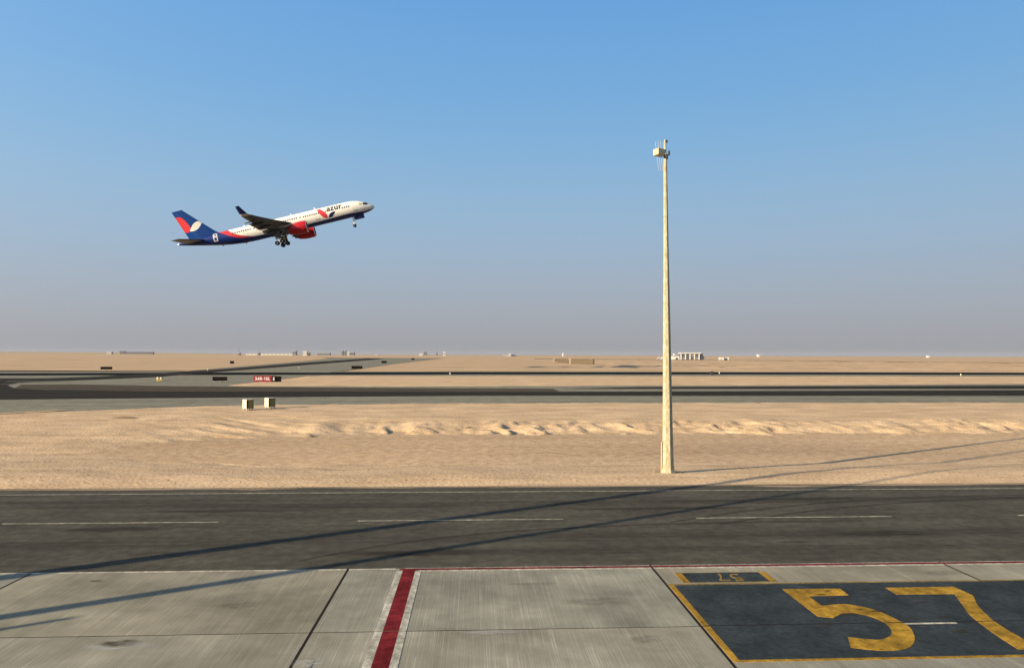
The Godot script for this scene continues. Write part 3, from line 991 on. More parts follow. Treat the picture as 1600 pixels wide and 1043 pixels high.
# ------------------------------------------------------------------ cabinets, signs, lights
func build_cabinets() -> void:
	for a in [[Vector3(-15.24, 0, -49.86), "white equipment cabinet with open dark front, left one of the pair by the taxiway", 0.0], [Vector3(-14.27, 0, -51.61), "white equipment cabinet with open dark front, right one of the pair by the taxiway", 0.01]]:
		var p: Vector3 = a[0]
		p.y = sand_h(p.x, p.z) - 0.01
		var t := thing("equipment_cabinet", a[1], "cabinet", p, deg_to_rad(46.0), "pair of white cabinets beside the taxiway")
		var w := 0.27
		var h0 := 0.11
		var h1: float = 0.73 + a[2]
		part("side_panel", box_mesh(Vector3(-w, h0, -0.27), Vector3(-w + 0.02, h1, 0.27), 0.004), M.offwhite, t)
		part("side_panel", box_mesh(Vector3(w - 0.02, h0, -0.27), Vector3(w, h1, 0.27), 0.004), M.offwhite, t)
		part("top_panel", box_mesh(Vector3(-w + 0.02, h1 - 0.022, -0.27), Vector3(w - 0.02, h1 - 0.002, 0.285), 0.004), M.offwhite, t)
		part("floor_panel", box_mesh(Vector3(-w + 0.02, h0 + 0.002, -0.27), Vector3(w - 0.02, h0 + 0.03, 0.26), 0.004), M.offwhite, t)
		part("back_panel", box_mesh(Vector3(-w + 0.022, h0 + 0.03, -0.265), Vector3(w - 0.022, h1 - 0.024, -0.25)), M.offwhite, t)
		part("front_grille", box_mesh(Vector3(-0.10, h0 + 0.032, 0.18), Vector3(w - 0.024, h1 - 0.026, 0.20), 0.004), M.olive, t)
		part("lamp_column", box_mesh(Vector3(-w + 0.05, h0 + 0.032, 0.0), Vector3(-0.16, h1 - 0.026, 0.08), 0.01), M.dark_steel, t)
		for s in [[-1, -1], [1, -1], [-1, 1], [1, 1]]:
			part("leg", box_mesh(Vector3(s[0] * 0.2 - 0.03, -0.12, s[1] * 0.2 - 0.03), Vector3(s[0] * 0.2 + 0.03, h0 - 0.001, s[1] * 0.2 + 0.03), 0.004), M.offwhite, t)

func letters(text: String, height: float, mat: Material, parent: Node, at: Vector3, called := "letter", width := 0.0, bold := false) -> void:
	var tm := text_tris(text, height, width, bold)
	for g in glyphs(tm):
		var b := MB.new()
		for t in g:
			b.tri(Vector3(t[0].x, t[0].y, 0) + at, Vector3(t[1].x, t[1].y, 0) + at, Vector3(t[2].x, t[2].y, 0) + at, Vector3.BACK)
		part(called, b.done(), mat, parent)

func glyphs(tm: PackedVector2Array) -> Array:      # triangles sorted into letters by the stretches of x that they cover
	var spans := []
	for i in range(0, tm.size(), 3):
		var lo := minf(tm[i].x, minf(tm[i + 1].x, tm[i + 2].x))
		var hi := maxf(tm[i].x, maxf(tm[i + 1].x, tm[i + 2].x))
		spans.append([lo, hi, [[tm[i], tm[i + 1], tm[i + 2]]]])
	spans.sort_custom(func(a, b): return a[0] < b[0])
	var out := []
	var end := -1e9
	for sp in spans:
		if sp[0] > end - 0.001:
			out.append([])
		out[-1] += sp[2]
		end = maxf(end, sp[1])
	return out

func text_tris(text: String, height: float, width := 0.0, bold := true) -> PackedVector2Array:     # triangles, lower left at the origin
	var f := SystemFont.new()
	f.font_names = PackedStringArray(["Droid Sans"])
	f.font_weight = 700
	var tm := TextMesh.new()
	var fv := FontVariation.new()
	fv.base_font = f
	fv.variation_embolden = 0.7 if bold else 0.0
	tm.font = fv
	tm.font_size = 48
	tm.depth = 0.0
	tm.curve_step = 1.0
	tm.text = text
	var arr := tm.get_mesh_arrays()
	var out := PackedVector2Array()
	var v: PackedVector3Array = arr[Mesh.ARRAY_VERTEX]
	var ix: PackedInt32Array = arr[Mesh.ARRAY_INDEX] if arr[Mesh.ARRAY_INDEX] != null else PackedInt32Array(range(v.size()))
	var lo := Vector2(1e9, 1e9)
	var hi := -lo
	for p in v:
		lo = lo.min(Vector2(p.x, p.y))
		hi = hi.max(Vector2(p.x, p.y))
	var sy := height / maxf(1e-6, hi.y - lo.y)
	var sx := sy if width <= 0.0 else width / maxf(1e-6, hi.x - lo.x)
	for i in ix:
		out.append(Vector2((v[i].x - lo.x) * sx, (v[i].y - lo.y) * sy))
	return out

func sign_board(called: String, label: String, at: Vector3, w: float, h: float, turn: float, front: Material, rim: Material, feet := 3, group := "", lift := 0.12) -> Node3D:
	var t := thing(called, label, "sign", at, turn, group)
	part("panel", box_mesh(Vector3(-w / 2, lift, -0.09), Vector3(w / 2, lift + h, 0.09), 0.012), rim, t)
	part("face", box_mesh(Vector3(-w / 2 + 0.03, lift + 0.03, 0.091), Vector3(w / 2 - 0.03, lift + h - 0.03, 0.097)), front, t)
	for k in feet:
		var x := lerpf(-w / 2 + 0.15, w / 2 - 0.15, k / maxf(1.0, feet - 1.0))
		part("foot", box_mesh(Vector3(x - 0.04, -0.1, -0.05), Vector3(x + 0.04, lift - 0.001, 0.05), 0.005), M.offwhite, t)
	return t

func build_signs() -> void:
	var face := deg_to_rad(10.0)
	var t := sign_board("runway_sign", "red runway holding sign with white runway numbers behind the two cabinets", Vector3(-28.28, 0.0, -98.65), 2.36, 0.80, face, M.sign_red, M.sign_red, 4)
	letters("34R-16L", 0.44, M.letter_white, t, Vector3(-0.98, 0.31, 0.101), "letter", 1.94)
	t = sign_board("taxiway_location_sign", "black sign with a pale letter E joined to the red runway sign", Vector3(-26.86, 0.0, -98.9), 0.50, 0.78, face, M.black, M.black, 2)
	letters("E", 0.42, M.letter_white, t, Vector3(-0.12, 0.30, 0.101))
	sign_board("blank_sign", "plain black sign right beside the letter E", Vector3(-26.28, 0.0, -99.05), 0.68, 0.72, face, M.black, M.black, 2)
	sign_board("back_of_sign", "dark back of a sign on the grey shoulder left of the red sign", Vector3(-35.0, 0.0, -101.8), 1.9, 0.56, face, M.black, M.dark_steel, 3)
	sign_board("back_of_sign", "dark back of a sign on pale sand beyond the runway, far left", Vector3(-85.0, 0.05, -172.2), 2.4, 0.62, deg_to_rad(20.0), M.black, M.dark_steel, 3)
	sign_board("back_of_sign", "dark back of a sign at the rim of the crossing taxiway, beyond the runway", Vector3(-29.4, 0.05, -183.7), 2.7, 0.80, face, M.black, M.dark_steel, 3)
	for a in [[Vector3(-37.6, 0.1, -305.4), 2.2, 1.0, "small dark marker on the right rim of the crossing taxiway, nearer one"], [Vector3(-43.5, 0.1, -518.9), 2.2, 1.2, "tiny dark marker on the right rim of the crossing taxiway, farther one"],
		[Vector3(-90.9, 0.1, -277.2), 1.5, 1.0, "small dark marker on the sand left of the crossing taxiway"]]:
		sign_board("taxiway_marker", a[3], a[0], a[1], a[2], 0.1, M.black, M.dark_steel, 2)

func build_airfield_lights() -> void:
	var t := thing("guard_light", "pair of round amber guard lamps on a yellow base left of the red sign", "lamp", Vector3(-44.0, 0.0, -103.9), 0.35)
	part("base", box_mesh(Vector3(-0.35, 0.0, -0.15), Vector3(0.35, 0.16, 0.15), 0.03), M.amber, t)
	for s in [-0.2, 0.2]:
		var b := MB.new()
		b.lathe(Vector3(s, 0.38, -0.12), Vector3.BACK, [[0.0, 0.05], [0.03, 0.16], [0.2, 0.19], [0.22, 0.17]], 16)
		var h := part("lamp_housing", b.done(), M.dark_steel if s > 0.0 else M.amber, t)
		b = MB.new()
		b.lathe(Vector3(s, 0.38, 0.102), Vector3.BACK, [[0.0, 0.16], [0.03, 0.12], [0.05, 0.03]], 16)
		part("lens", b.done(), M.lamp_glass, h)
	part("hood", box_mesh(Vector3(-0.42, 0.59, -0.1), Vector3(0.42, 0.62, 0.16), 0.01), M.dark_steel, t)
	t = thing("runway_box", "small dark box on the runway's edge right of the tall pole", "box", Vector3(46.4, 0.05, -139.1))
	part("body", box_mesh(Vector3(-0.28, 0.06, -0.25), Vector3(0.28, 0.72, 0.25), 0.03), M.dark_steel, t)
	part("lid", box_mesh(Vector3(-0.32, 0.722, -0.29), Vector3(0.32, 0.78, 0.29), 0.02), M.plinth, t)
	part("stand", box_mesh(Vector3(-0.1, 0.0, -0.1), Vector3(0.1, 0.06, 0.1)), M.dark_steel, t)
	for a in [[Vector3(51.3, 0.05, -149.0), "pale edge lamp on the runway just right of the small dark box"], [Vector3(-4.6, 0.05, -140.0), "pale edge lamp on the runway in the middle of the view"], [Vector3(96.0, 0.05, -138.0), "pale edge lamp on the runway at the far right"],
		[Vector3(-45.9, 0.1, -192.5), "pale edge lamp on the crossing taxiway's grey shoulder"], [Vector3(-60.5, 0.05, -168.0), "pale edge lamp left of the crossing taxiway"]]:
		t = thing("edge_lamp", a[1], "lamp", a[0], 0.0, "runway edge lamps")
		var b := MB.new()
		b.lathe(Vector3.ZERO, Vector3.UP, [[0.0, 0.16], [0.04, 0.16], [0.05, 0.05], [0.18, 0.05]], 12)
		part("stem", b.done(), M.offwhite, t)
		b = MB.new()
		b.lathe(Vector3(0, 0.181, 0), Vector3.UP, [[0.0, 0.08], [0.08, 0.09], [0.15, 0.06], [0.18, 0.02]], 12)
		part("dome", b.done(), M.lamp_glass, t)

func build_fence() -> void:
	var y := far_h(42.0, -300.0) - 0.3
	var t := thing("sheet_metal_fence", "weathered brown sheet fence enclosing a corner on the sand beyond the runway", "fence", Vector3(0, y, 0))
	var a := Vector3(44.6, 0, -400)
	var b := Vector3(41.2, 0, -309)
	var c := Vector3(40.0, 0, -298)
	var d := Vector3(47.2, 0, -284)
	for run in [[a, b, 26, 1.8], [c, d, 12, 2.2]]:
		for k in run[2]:
			var p: Vector3 = run[0].lerp(run[1], (k + 0.03) / run[2])
			var q: Vector3 = run[0].lerp(run[1], (k + 0.97) / run[2])
			var u := (q - p).normalized()
			var m := MB.new()
			m.box(Vector3(0, -0.4, -0.03), Vector3(p.distance_to(q), run[3] + 0.08 * rng.randf(), 0.03), 0.0, Transform3D(Basis(u, Vector3.UP, u.cross(Vector3.UP)), p + Vector3(0, 0, 0.05 * (k % 2))))
			part("panel", m.done(), M.fence, t)
	for p in [b.lerp(c, 0.5), a, d]:
		part("post", box_mesh(p + Vector3(-0.35, -0.4, -0.35), p + Vector3(0.35, 2.5, 0.35), 0.03), M.fence_pale if p != d else M.fence, t)

func build_terminal() -> void:
	# about 660 m away
	var g := 0.0
	var t := thing("airfield_building", "white two-storey building with dark bays and a flat white roof right of the pole", "building", Vector3(196.5, g, -648.0), deg_to_rad(-8.0))
	part("wall", box_mesh(Vector3(-9.5, -0.5, -5), Vector3(10.5, 5.6, 4.2), 0.05), M.window_dark, t)
	for k in 5:
		part("column", box_mesh(Vector3(-9.6 + k * 4.0, -0.4, 4.25), Vector3(-8.5 + k * 4.0, 5.6, 4.9), 0.03), M.wall_white, t)
	for k in 4:
		for r in 2:
			var w := part("window", box_mesh(Vector3(-8.3 + k * 4.0, 0.5 + r * 2.7, 4.22), Vector3(-5.8 + k * 4.0, 2.4 + r * 2.7, 4.3)), M.grey_wall if (k + r) % 3 == 0 else M.dark_roof, t)
			part("frame", box_mesh(Vector3(-8.3 + k * 4.0, 2.42 + r * 2.7, 4.3), Vector3(-5.8 + k * 4.0, 2.6 + r * 2.7, 4.4)), M.mid_wall, w)
	part("roof", box_mesh(Vector3(-10.2, 5.602, -5.6), Vector3(9.0, 6.5, 5.4), 0.1), M.wall_white, t)
	part("side_wing", box_mesh(Vector3(10.6, -0.5, -3), Vector3(13.2, 3.6, 3.6), 0.05), M.grey_wall, t)
	part("annex", box_mesh(Vector3(-16.6, -0.5, -4), Vector3(-10.3, 3.2, 4.0), 0.05), M.wall_white, t)
	part("annex_door", box_mesh(Vector3(-13.8, -0.3, 4.01), Vector3(-11.6, 1.8, 4.08)), M.window_dark, t)
	part("water_tank", box_mesh(Vector3(-15.5, 3.7, -1), Vector3(-13.8, 5.6, 1), 0.3), M.wall_white, t)
	part("tank_stand", box_mesh(Vector3(-15.2, 3.2, -0.7), Vector3(-14.1, 3.7, 0.7)), M.grey_wall, t)
	for a in [[Vector3(213.6, 0, -615.0), "cream site container right of the white building, nearer the building"], [Vector3(218.6, 0, -617.0), "cream site container right of the white building, at the far right end"]]:
		t = thing("site_container", a[1], "container", a[0], deg_to_rad(-8.0), "cream containers by the white building")
		part("body", box_mesh(Vector3(-2.1, 0.1, -1.2), Vector3(2.1, 2.4, 1.2), 0.05), M.wall_white, t)
		part("roof", box_mesh(Vector3(-2.2, 2.402, -1.3), Vector3(2.2, 2.55, 1.3), 0.02), M.wall_white, t)
		part("door", box_mesh(Vector3(-0.6, 0.15, 1.201), Vector3(0.4, 2.1, 1.24)), M.mid_wall, t)
		part("skid", box_mesh(Vector3(-2.0, -0.3, -1.0), Vector3(2.0, 0.1, 1.0)), M.dark_roof, t)
	t = thing("parked_van", "white van parked left of the tall pole near the white building", "van", Vector3(178.0, 0.0, -682.0), deg_to_rad(-5.0))
	var b := MB.new()
	var prof := [Vector2(-3.6, 0.5), Vector2(-3.6, 1.0), Vector2(-2.6, 1.35), Vector2(-1.7, 2.55), Vector2(3.4, 2.6), Vector2(3.5, 0.5)]
	for s in [-1.0, 1.0]:
		for k in prof.size() - 2:
			b.tri(Vector3(prof[0].x, prof[0].y, s * 1.1), Vector3(prof[k + 1].x, prof[k + 1].y, s * 1.1), Vector3(prof[k + 2].x, prof[k + 2].y, s * 1.1), Vector3(0, 0, s))
	for k in prof.size():
		var p: Vector2 = prof[k]
		var q: Vector2 = prof[(k + 1) % prof.size()]
		var mid := (p + q) * 0.5 - Vector2(0, 1.4)
		b.quad(Vector3(p.x, p.y, -1.1), Vector3(q.x, q.y, -1.1), Vector3(q.x, q.y, 1.1), Vector3(p.x, p.y, 1.1), Vector3(mid.x, mid.y, 0))
	part("body", b.done(), M.wall_white, t)
	part("side_window", box_mesh(Vector3(-1.9, 1.5, 1.101), Vector3(0.3, 2.2, 1.13)), M.window_dark, t)
	for s in [[-2.3, 1.0], [2.2, 1.0], [-2.3, -1.0], [2.2, -1.0]]:
		b = MB.new()
		b.lathe(Vector3(s[0], 0.5, s[1] - 0.12), Vector3.BACK, [[0.0, 0.42], [0.02, 0.5], [0.22, 0.5], [0.24, 0.42]], 14)
		part("wheel", b.done(), M.rubber, t)

func build_town() -> void:
	# a town in the haze, about three kilometres away: [x, width, height, material, label, mast height]
	var z := -2900.0
	for a in [[-802, 187, 5.5, "offwhite", "long low white shed at the left end of the distant town", 0.0, 0.0],
		[-700, 14, 17, "grey_wall", "grey block behind the right end of the long low shed", 8.0, 30.0],
		[-707, 9, 8, "wall_white", "small white block at the right end of the long shed", 0.0, 0.0],
		[-655, 13, 12, "grey_wall", "narrow grey block with a mast left of the distant hangar", 14.0, 0.0],
		[-632, 15, 15, "wall_white", "bright white block just left of the distant hangar", 0.0, 150.0],
		[-594, 50, 10, "grey_wall", "wide distant hangar with a pale curved roof", 0.0, 0.0],
		[-521, 6, 19, "grey_wall", "left of the two slim grey towers in the distant town", 0.0, 0.0],
		[-511, 6, 19, "grey_wall", "right of the two slim grey towers in the distant town", 0.0, 0.0],
		[-496, 7, 14, "wall_white", "slim white block beside the two grey towers", 0.0, 0.0],
		[-482, 17, 14, "grey_wall", "stepped grey block right of the slim white block", 6.0, 0.0],
		[-924, 8, 8, "grey_wall", "lone hut with a mast at the left end of the long shed", 22.0, 0.0],
		[-830, 8, 9, "grey_wall", "hut with a thin mast behind the middle of the long shed", 24.0, 60.0],
		[-211, 15, 8, "wall_white", "white low block left of the lone grey tower", 0.0, 0.0],
		[-194, 12, 18, "grey_wall", "lone grey tower near the middle of the horizon", 9.0, 0.0],
		[-148, 5, 15, "grey_wall", "thin grey tower between the lone tower and a white one", 5.0, 0.0],
		[-118, 8, 16, "wall_white", "slim white tower on the horizon left of the middle", 8.0, 0.0],
		[148, 58, 5, "mid_wall", "row of low pale houses on the horizon right of the middle", 0.0, 0.0],
		[143, 8, 9, "wall_white", "white cube house among the low pale houses", 0.0, 20.0],
		[340, 5, 11, "wall_white", "lone white water tower on the horizon above the brown fence", 0.0, 150.0],
		[1161, 7, 9, "wall_white", "tiny white tower on the horizon right of the white building", 0.0, 0.0],
		[1878, 8, 6, "wall_white", "tiny white house on the horizon at the far right", 0.0, 0.0],
		[-386, 16, 4, "mid_wall", "low pale block right of the distant town", 0.0, 0.0],
		[-1588, 152, 6, "dark_roof", "long low dark hall on the horizon at the left", 0.0, -600.0],
		[-1713, 22, 6, "mid_wall", "pale shed at the left end of the long dark hall", 0.0, -600.0],
		[-1653, 24, 10, "dark_roof", "raised dark end block of the long low hall", 0.0, -601.0]]:
		var p := Vector3(a[0], 0.0, z + a[6])
		if a[6] < 0.0:
			p = Vector3(a[0], 5.0, z + a[6])
		var t := thing("town_building", a[4], "building", p, 0.0, "buildings of the distant town")
		var w: float = a[1]
		var h: float = a[2]
		part("wall", box_mesh(Vector3(-w / 2, -3, -8), Vector3(w / 2, h, 8), 0.1), M[a[3]], t)
		var rf := MB.new()
		if w > 50.0:
			var rings := []
			for x in [-w / 2 - 1.0, w / 2 + 1.0]:
				var ring := []
				for k in 9:
					var an := PI * k / 8.0
					ring.append(Vector3(x, h + 0.05 + sin(an) * h * 0.22, cos(an) * 9.0))
				rings.append(ring)
			rf.loft(rings, true, true)
		else:
			rf.box(Vector3(-w / 2 - 0.4, h + 0.05, -8.4), Vector3(w / 2 + 0.4, h + 0.9, 8.4), 0.1)
		part("roof", rf.done(), M.wall_white if a[3] != "dark_roof" else M.dark_roof, t)
		var n := clampi(int(w / 5.0), 1, 12)
		for k in n:
			var x := lerpf(-w / 2, w / 2, (k + 0.5) / n)
			part("window", box_mesh(Vector3(x - w / n * 0.22, h * 0.35, 8.02), Vector3(x + w / n * 0.22, h * 0.65, 8.15)), M.window_dark, t)
		if a[5] > 0.0:
			var ms := MB.new()
			ms.tube([Vector3(0, h + 0.9, 0), Vector3(0, h + a[5], 0)], 0.8, 0.4, 6)
			part("mast", ms.done(), M.grey_wall, t)

# ------------------------------------------------------------------ the airliner: nose towards +x, right wing towards +z
const FUS := [[0.62, -0.72, 0.03, 0.03], [0.52, -0.71, 0.22, 0.22], [0.25, -0.67, 0.48, 0.48], [-0.3, -0.58, 0.80, 0.78], [-1.0, -0.46, 1.10, 1.06], [-1.9, -0.27, 1.42, 1.36], [-3.0, -0.12, 1.72, 1.62], [-4.4, -0.02, 1.92, 1.80], [-6.2, 0.0, 2.0, 1.88], [-10.0, 0.0, 2.0, 1.88], [-16.0, 0.0, 2.0, 1.88],
	[-22.0, 0.0, 2.0, 1.88], [-29.0, 0.0, 2.0, 1.88], [-32.0, 0.06, 1.95, 1.86], [-35.0, 0.24, 1.78, 1.74], [-38.0, 0.52, 1.50, 1.50], [-41.0, 0.84, 1.14, 1.18], [-44.0, 1.14, 0.74, 0.80], [-46.0, 1.33, 0.42, 0.48], [-46.9, 1.41, 0.24, 0.28]]

func fus_at(x: float) -> Vector3:      # centre height, half height, half width
	for k in FUS.size() - 1:
		if x <= FUS[k][0] and x >= FUS[k + 1][0]:
			var t: float = (FUS[k][0] - x) / (FUS[k][0] - FUS[k + 1][0])
			return Vector3(lerpf(FUS[k][1], FUS[k + 1][1], t), lerpf(FUS[k][2], FUS[k + 1][2], t), lerpf(FUS[k][3], FUS[k + 1][3], t))
	return Vector3(FUS[-1][1], FUS[-1][2], FUS[-1][3])

func skin(x: float, y: float, off := 0.015, side := 1.0) -> Vector3:
	var s := fus_at(x)
	var q := clampf((y - s.x) / s.y, -0.98, 0.98)
	return Vector3(x, y, side * (s.z * sqrt(1.0 - q * q) + off))

func wrap_tris(b: MB, tris: Array, depth := 0) -> void:      # lays flat triangles on the fuselage's right side
	for t in tris:
		var a: Vector2 = t[0]
		var c: Vector2 = t[1]
		var d: Vector2 = t[2]
		var l := maxf(a.distance_to(c), maxf(c.distance_to(d), d.distance_to(a)))
		if l > 0.3 and depth < 6:
			var ac := (a + c) * 0.5
			var cd := (c + d) * 0.5
			var da := (d + a) * 0.5
			wrap_tris(b, [[a, ac, da], [ac, c, cd], [da, cd, d], [ac, cd, da]], depth + 1)
		else:
			b.tri(skin(a.x, a.y), skin(c.x, c.y), skin(d.x, d.y), Vector3.BACK)

func decal(called: String, polys: Array, mat: Material, parent: Node) -> void:
	var b := MB.new()
	for p in polys:
		var ix := Geometry2D.triangulate_polygon(p)
		for i in range(0, ix.size(), 3):
			wrap_tris(b, [[p[ix[i]], p[ix[i + 1]], p[ix[i + 2]]]])
	part(called, b.done(), mat, parent)

func curve_at(pts: Array, x: float) -> float:       # pairs by falling x
	if x >= pts[0]:
		return pts[1]
	for k in range(0, pts.size() - 2, 2):
		if x <= pts[k] and x >= pts[k + 2]:
			var t: float = (pts[k] - x) / (pts[k] - pts[k + 2])
			return cubic_interpolate(pts[k + 1], pts[k + 3], pts[maxi(k - 1, 1)], pts[mini(k + 5, pts.size() - 1)], t)
	return pts[-1]

func livery() -> ImageTexture:
	var w := 1024
	var h := 512
	var blue_top := [0.7, -1.05, -2.4, -1.28, -6.0, -1.12, -9.6, -1.22, -16.0, -1.28, -22.0, -1.2, -26.7, -1.16, -29.3, -1.04, -31.8, -0.82, -34.0, -0.02, -36.5, 1.5, -38.0, 2.3, -38.6, 3.5]
	var red_top := [-28.8, -1.03, -29.4, -0.95, -32.0, -0.16, -33.5, 0.67, -34.5, 1.5, -35.4, 2.4, -36.2, 3.4]
	var d := PackedByteArray()
	d.resize(w * h * 3)
	var white := lin(0.50, 0.49, 0.445)
	var blue := lin(0.002, 0.014, 0.090)
	var red := lin(0.33, 0.020, 0.026)
	for i in w:
		var x := lerpf(0.7, -47.0, (i + 0.5) / w)
		var s := fus_at(x)
		var bt := curve_at(blue_top, x)
		var rt := curve_at(red_top, x) if x < -28.8 else -99.0
		for j in h:
			var y := s.x + s.y * cos((j + 0.5) / h * TAU)
			var c := white
			if y < bt:
				c = blue
			elif y < rt:
				c = red
			var o := (j * w + i) * 3
			d[o] = c.r8
			d[o + 1] = c.g8
			d[o + 2] = c.b8
	return ImageTexture.create_from_image(Image.create_from_data(w, h, false, Image.FORMAT_RGB8, d))

func fin_livery() -> ImageTexture:
	var red := pts2([-46.2, 7.85, -45.5, 7.78, -44.98, 7.63, -44.5, 7.2, -44.06, 6.61, -43.6, 5.6, -43.30, 4.73, -43.5, 4.2, -43.95, 3.65, -44.5, 3.68, -45.2, 3.85])
	var white := pts2([-43.64, 3.84, -43.42, 4.3, -43.16, 4.61, -42.7, 5.2, -42.10, 5.60, -41.5, 5.8, -41.02, 5.78, -40.40, 5.31, -40.8, 4.75, -41.25, 4.32, -41.75, 3.95, -42.28, 3.77, -43.0, 3.72])
	var s := 384
	var im := Image.create(s, s, false, Image.FORMAT_RGB8)
	for j in s:
		for i in s:
			var p := Vector2(-47.5 + 11.0 * (i + 0.5) / s, 10.0 - 9.0 * (j + 0.5) / s)
			var c := lin(0.001, 0.026, 0.125)
			if Geometry2D.is_point_in_polygon(p, red):
				c = lin(0.33, 0.024, 0.030)
			elif Geometry2D.is_point_in_polygon(p, white):
				c = lin(0.47, 0.46, 0.41)
			im.set_pixel(i, j, c)
	return ImageTexture.create_from_image(im)

# a lifting surface: stations of [span, leading edge, trailing edge, height, thickness]; place(span, x, y) -> point
func foil(b: MB, st: Array, place: Callable) -> void:
	var shape := [[0.0, 0.0], [0.03, 0.30], [0.12, 0.48], [0.30, 0.55], [0.6, 0.36], [1.0, 0.04], [0.6, -0.30], [0.30, -0.45], [0.12, -0.38], [0.03, -0.22]]
	var rings := []
	for s in st:
		var ring := []
		for q in shape:
			ring.append(place.call(s[0], lerpf(s[1], s[2], q[0]), s[3] + q[1] * s[4]))
		rings.append(ring)
	b.loft(rings, true)

func build_airliner() -> void:
	var t := thing("airliner", "white, red and blue twin-engine airliner climbing away with its wheels still down", "airplane", Vector3(-25.79, 41.19, -180.8))
	t.basis = Basis(Vector3.UP, deg_to_rad(3.0)) * Basis(Vector3.BACK, deg_to_rad(15.2)) * Basis(Vector3.RIGHT, deg_to_rad(5.0))
	# fuselage
	var b := MB.new()
	var rings := []
	var m := 48
	var xs: Array[float] = []
	for k in FUS.size() - 1:
		var nseg: int = 3 if k < 9 or k > 12 else 4
		for q in nseg:
			xs.append(lerpf(FUS[k][0], FUS[k + 1][0], float(q) / nseg))
	xs.append(-46.9)
	for x in xs:
		var s := fus_at(x)
		var ring := []
		for k in m:
			var a := TAU * k / m
			ring.append(Vector3(x, s.x + s.y * cos(a), s.z * sin(a)))
		rings.append(ring)
	b.loft(rings, true)
	for i in b.v.size():      # along u, round v; the seam lies on top
		var p := b.v[i]
		var s := fus_at(p.x)
		var a := acos(clampf((p.y - s.x) / maxf(s.y, 0.01), -1.0, 1.0))
		b.uv[i] = Vector2((0.7 - p.x) / 47.7, a / TAU)
	var fm := gloss(Color.WHITE)
	fm.albedo_texture = livery()
	var fus := part("fuselage", b.done(), fm, t)
	# cabin windows, doors, cockpit
	var wm := box_mesh(Vector3(-0.15, -0.21, -0.03), Vector3(0.15, 0.21, 0.014), 0.01)
	for run in [[-5.4, -7.0, 0.62], [-12.9, -16.6, 0.72], [-17.4, -17.5, 0.75], [-18.3, -21.8, 0.80], [-22.4, -29.0, 0.82], [-29.6, -33.8, 0.84]]:
		var x: float = run[0]
		while x > run[1] - 0.01:
			for side in [1.0, -1.0]:
				var w := part("window", wm, M.glass_dark, fus)
				w.position = skin(x, run[2], 0.0, side)
				w.rotation.x = -0.40 if side > 0.0 else PI + 0.40
			x -= 0.52
	for a in [[-4.0, 0.35], [-13.3, 0.3], [-30.9, 0.35]]:
		for k in 2:
			decal("door_seam", [rect2(a[0] - 0.42 + k * 0.84, a[1] - 1.0, a[0] - 0.39 + k * 0.84, a[1] + 1.0)], M.mid_wall, t)
		decal("door_sill", [rect2(a[0] - 0.55, a[1] - 1.08, a[0] + 0.55, a[1] - 0.98)], M.text_dark, t)
	decal("cockpit_window", [pts2([-1.95, 0.72, -1.50, 0.88, -1.15, 0.82, -0.62, 0.22, -1.05, 0.10, -1.85, 0.22])], M.glass_dark, t)
	decal("cockpit_side_window", [pts2([-2.9, 0.70, -2.15, 0.72, -2.1, 0.42, -2.9, 0.45])], M.olive, t)
	b = MB.new()
	for s in [-1.0, 1.0]:
		b.quad(Vector3(-1.22, 0.70, s * 0.02), Vector3(-1.2, 0.62, s * 0.75), Vector3(-0.55, 0.12, s * 0.72), Vector3(-0.48, 0.20, s * 0.02), Vector3(1, 1, 0))
	for i in b.v.size():
		b.v[i] += Vector3(0.06, 0.06, 0)
	part("windscreen", b.done(), M.glass_dark, t)
	# lettering, petals, tail emblem
	for g in glyphs(text_tris(".azur", 1.06, 4.25)):
		b = MB.new()
		var placed := []
		for q in g:
			placed.append([q[0] + Vector2(-11.35, 0.50), q[1] + Vector2(-11.35, 0.50), q[2] + Vector2(-11.35, 0.50)])
		wrap_tris(b, placed)
		part("letter", b.done(), M.text_dark, t)
	decal("red_petal", [pts2([-13.12, 1.62, -12.48, 1.66, -11.95, 1.30, -11.45, 0.70, -11.01, 0.02, -10.88, -0.6, -11.05, -0.82, -11.35, -0.86, -11.85, -0.66, -12.38, -0.06, -12.78, 0.68])], M.coral_gloss, t)
	decal("blue_petal", [pts2([-10.75, -0.90, -10.5, -0.35, -10.17, 0.0, -9.56, 0.22, -8.85, 0.24, -9.0, -0.1, -9.36, -0.52, -10.0, -0.92])], M.navy_gloss, t)
	decal("tail_emblem", [rect2(-38.55, -0.1, -38.35, 1.85), rect2(-37.75, -0.1, -37.55, 1.85), rect2(-38.35, 1.66, -37.75, 1.85), rect2(-38.35, -0.1, -37.75, 0.08), pts2([-38.3, 1.2, -38.1, 1.5, -37.95, 1.1, -37.95, 0.75, -38.2, 0.9])], M.white_gloss, t)
	# wings
	for s in [1.0, -1.0]:
		var sd: float = s
		b = MB.new()
		var place := func(z: float, x: float, y: float) -> Vector3: return Vector3(x, y, z * sd)
		foil(b, [[0.5, -16.0, -24.6, -1.35, 1.15], [1.8, -16.7, -24.8, -1.25, 1.0], [6.4, -19.1, -25.0, -0.66, 0.62], [12.0, -22.0, -26.4, 0.25, 0.40], [17.0, -24.5, -27.1, 1.15, 0.26], [18.4, -25.2, -27.3, 1.48, 0.2]], place)
		var wing := part("wing", b.done(), M.wing_grey, t)
		b = MB.new()
		var wl := func(q: float, x: float, off: float) -> Vector3:
			var c := Vector2(18.4, 1.48).bezier_interpolate(Vector2(19.1, 1.62), Vector2(19.55, 2.0), Vector2(20.2, 3.7), q)
			return Vector3(x, c.y, (c.x + off) * sd)
		foil(b, [[0.0, -25.2, -27.3, 0.0, 0.16], [0.2, -25.5, -27.4, 0.0, 0.14], [0.45, -25.9, -27.45, 0.0, 0.12]], wl)
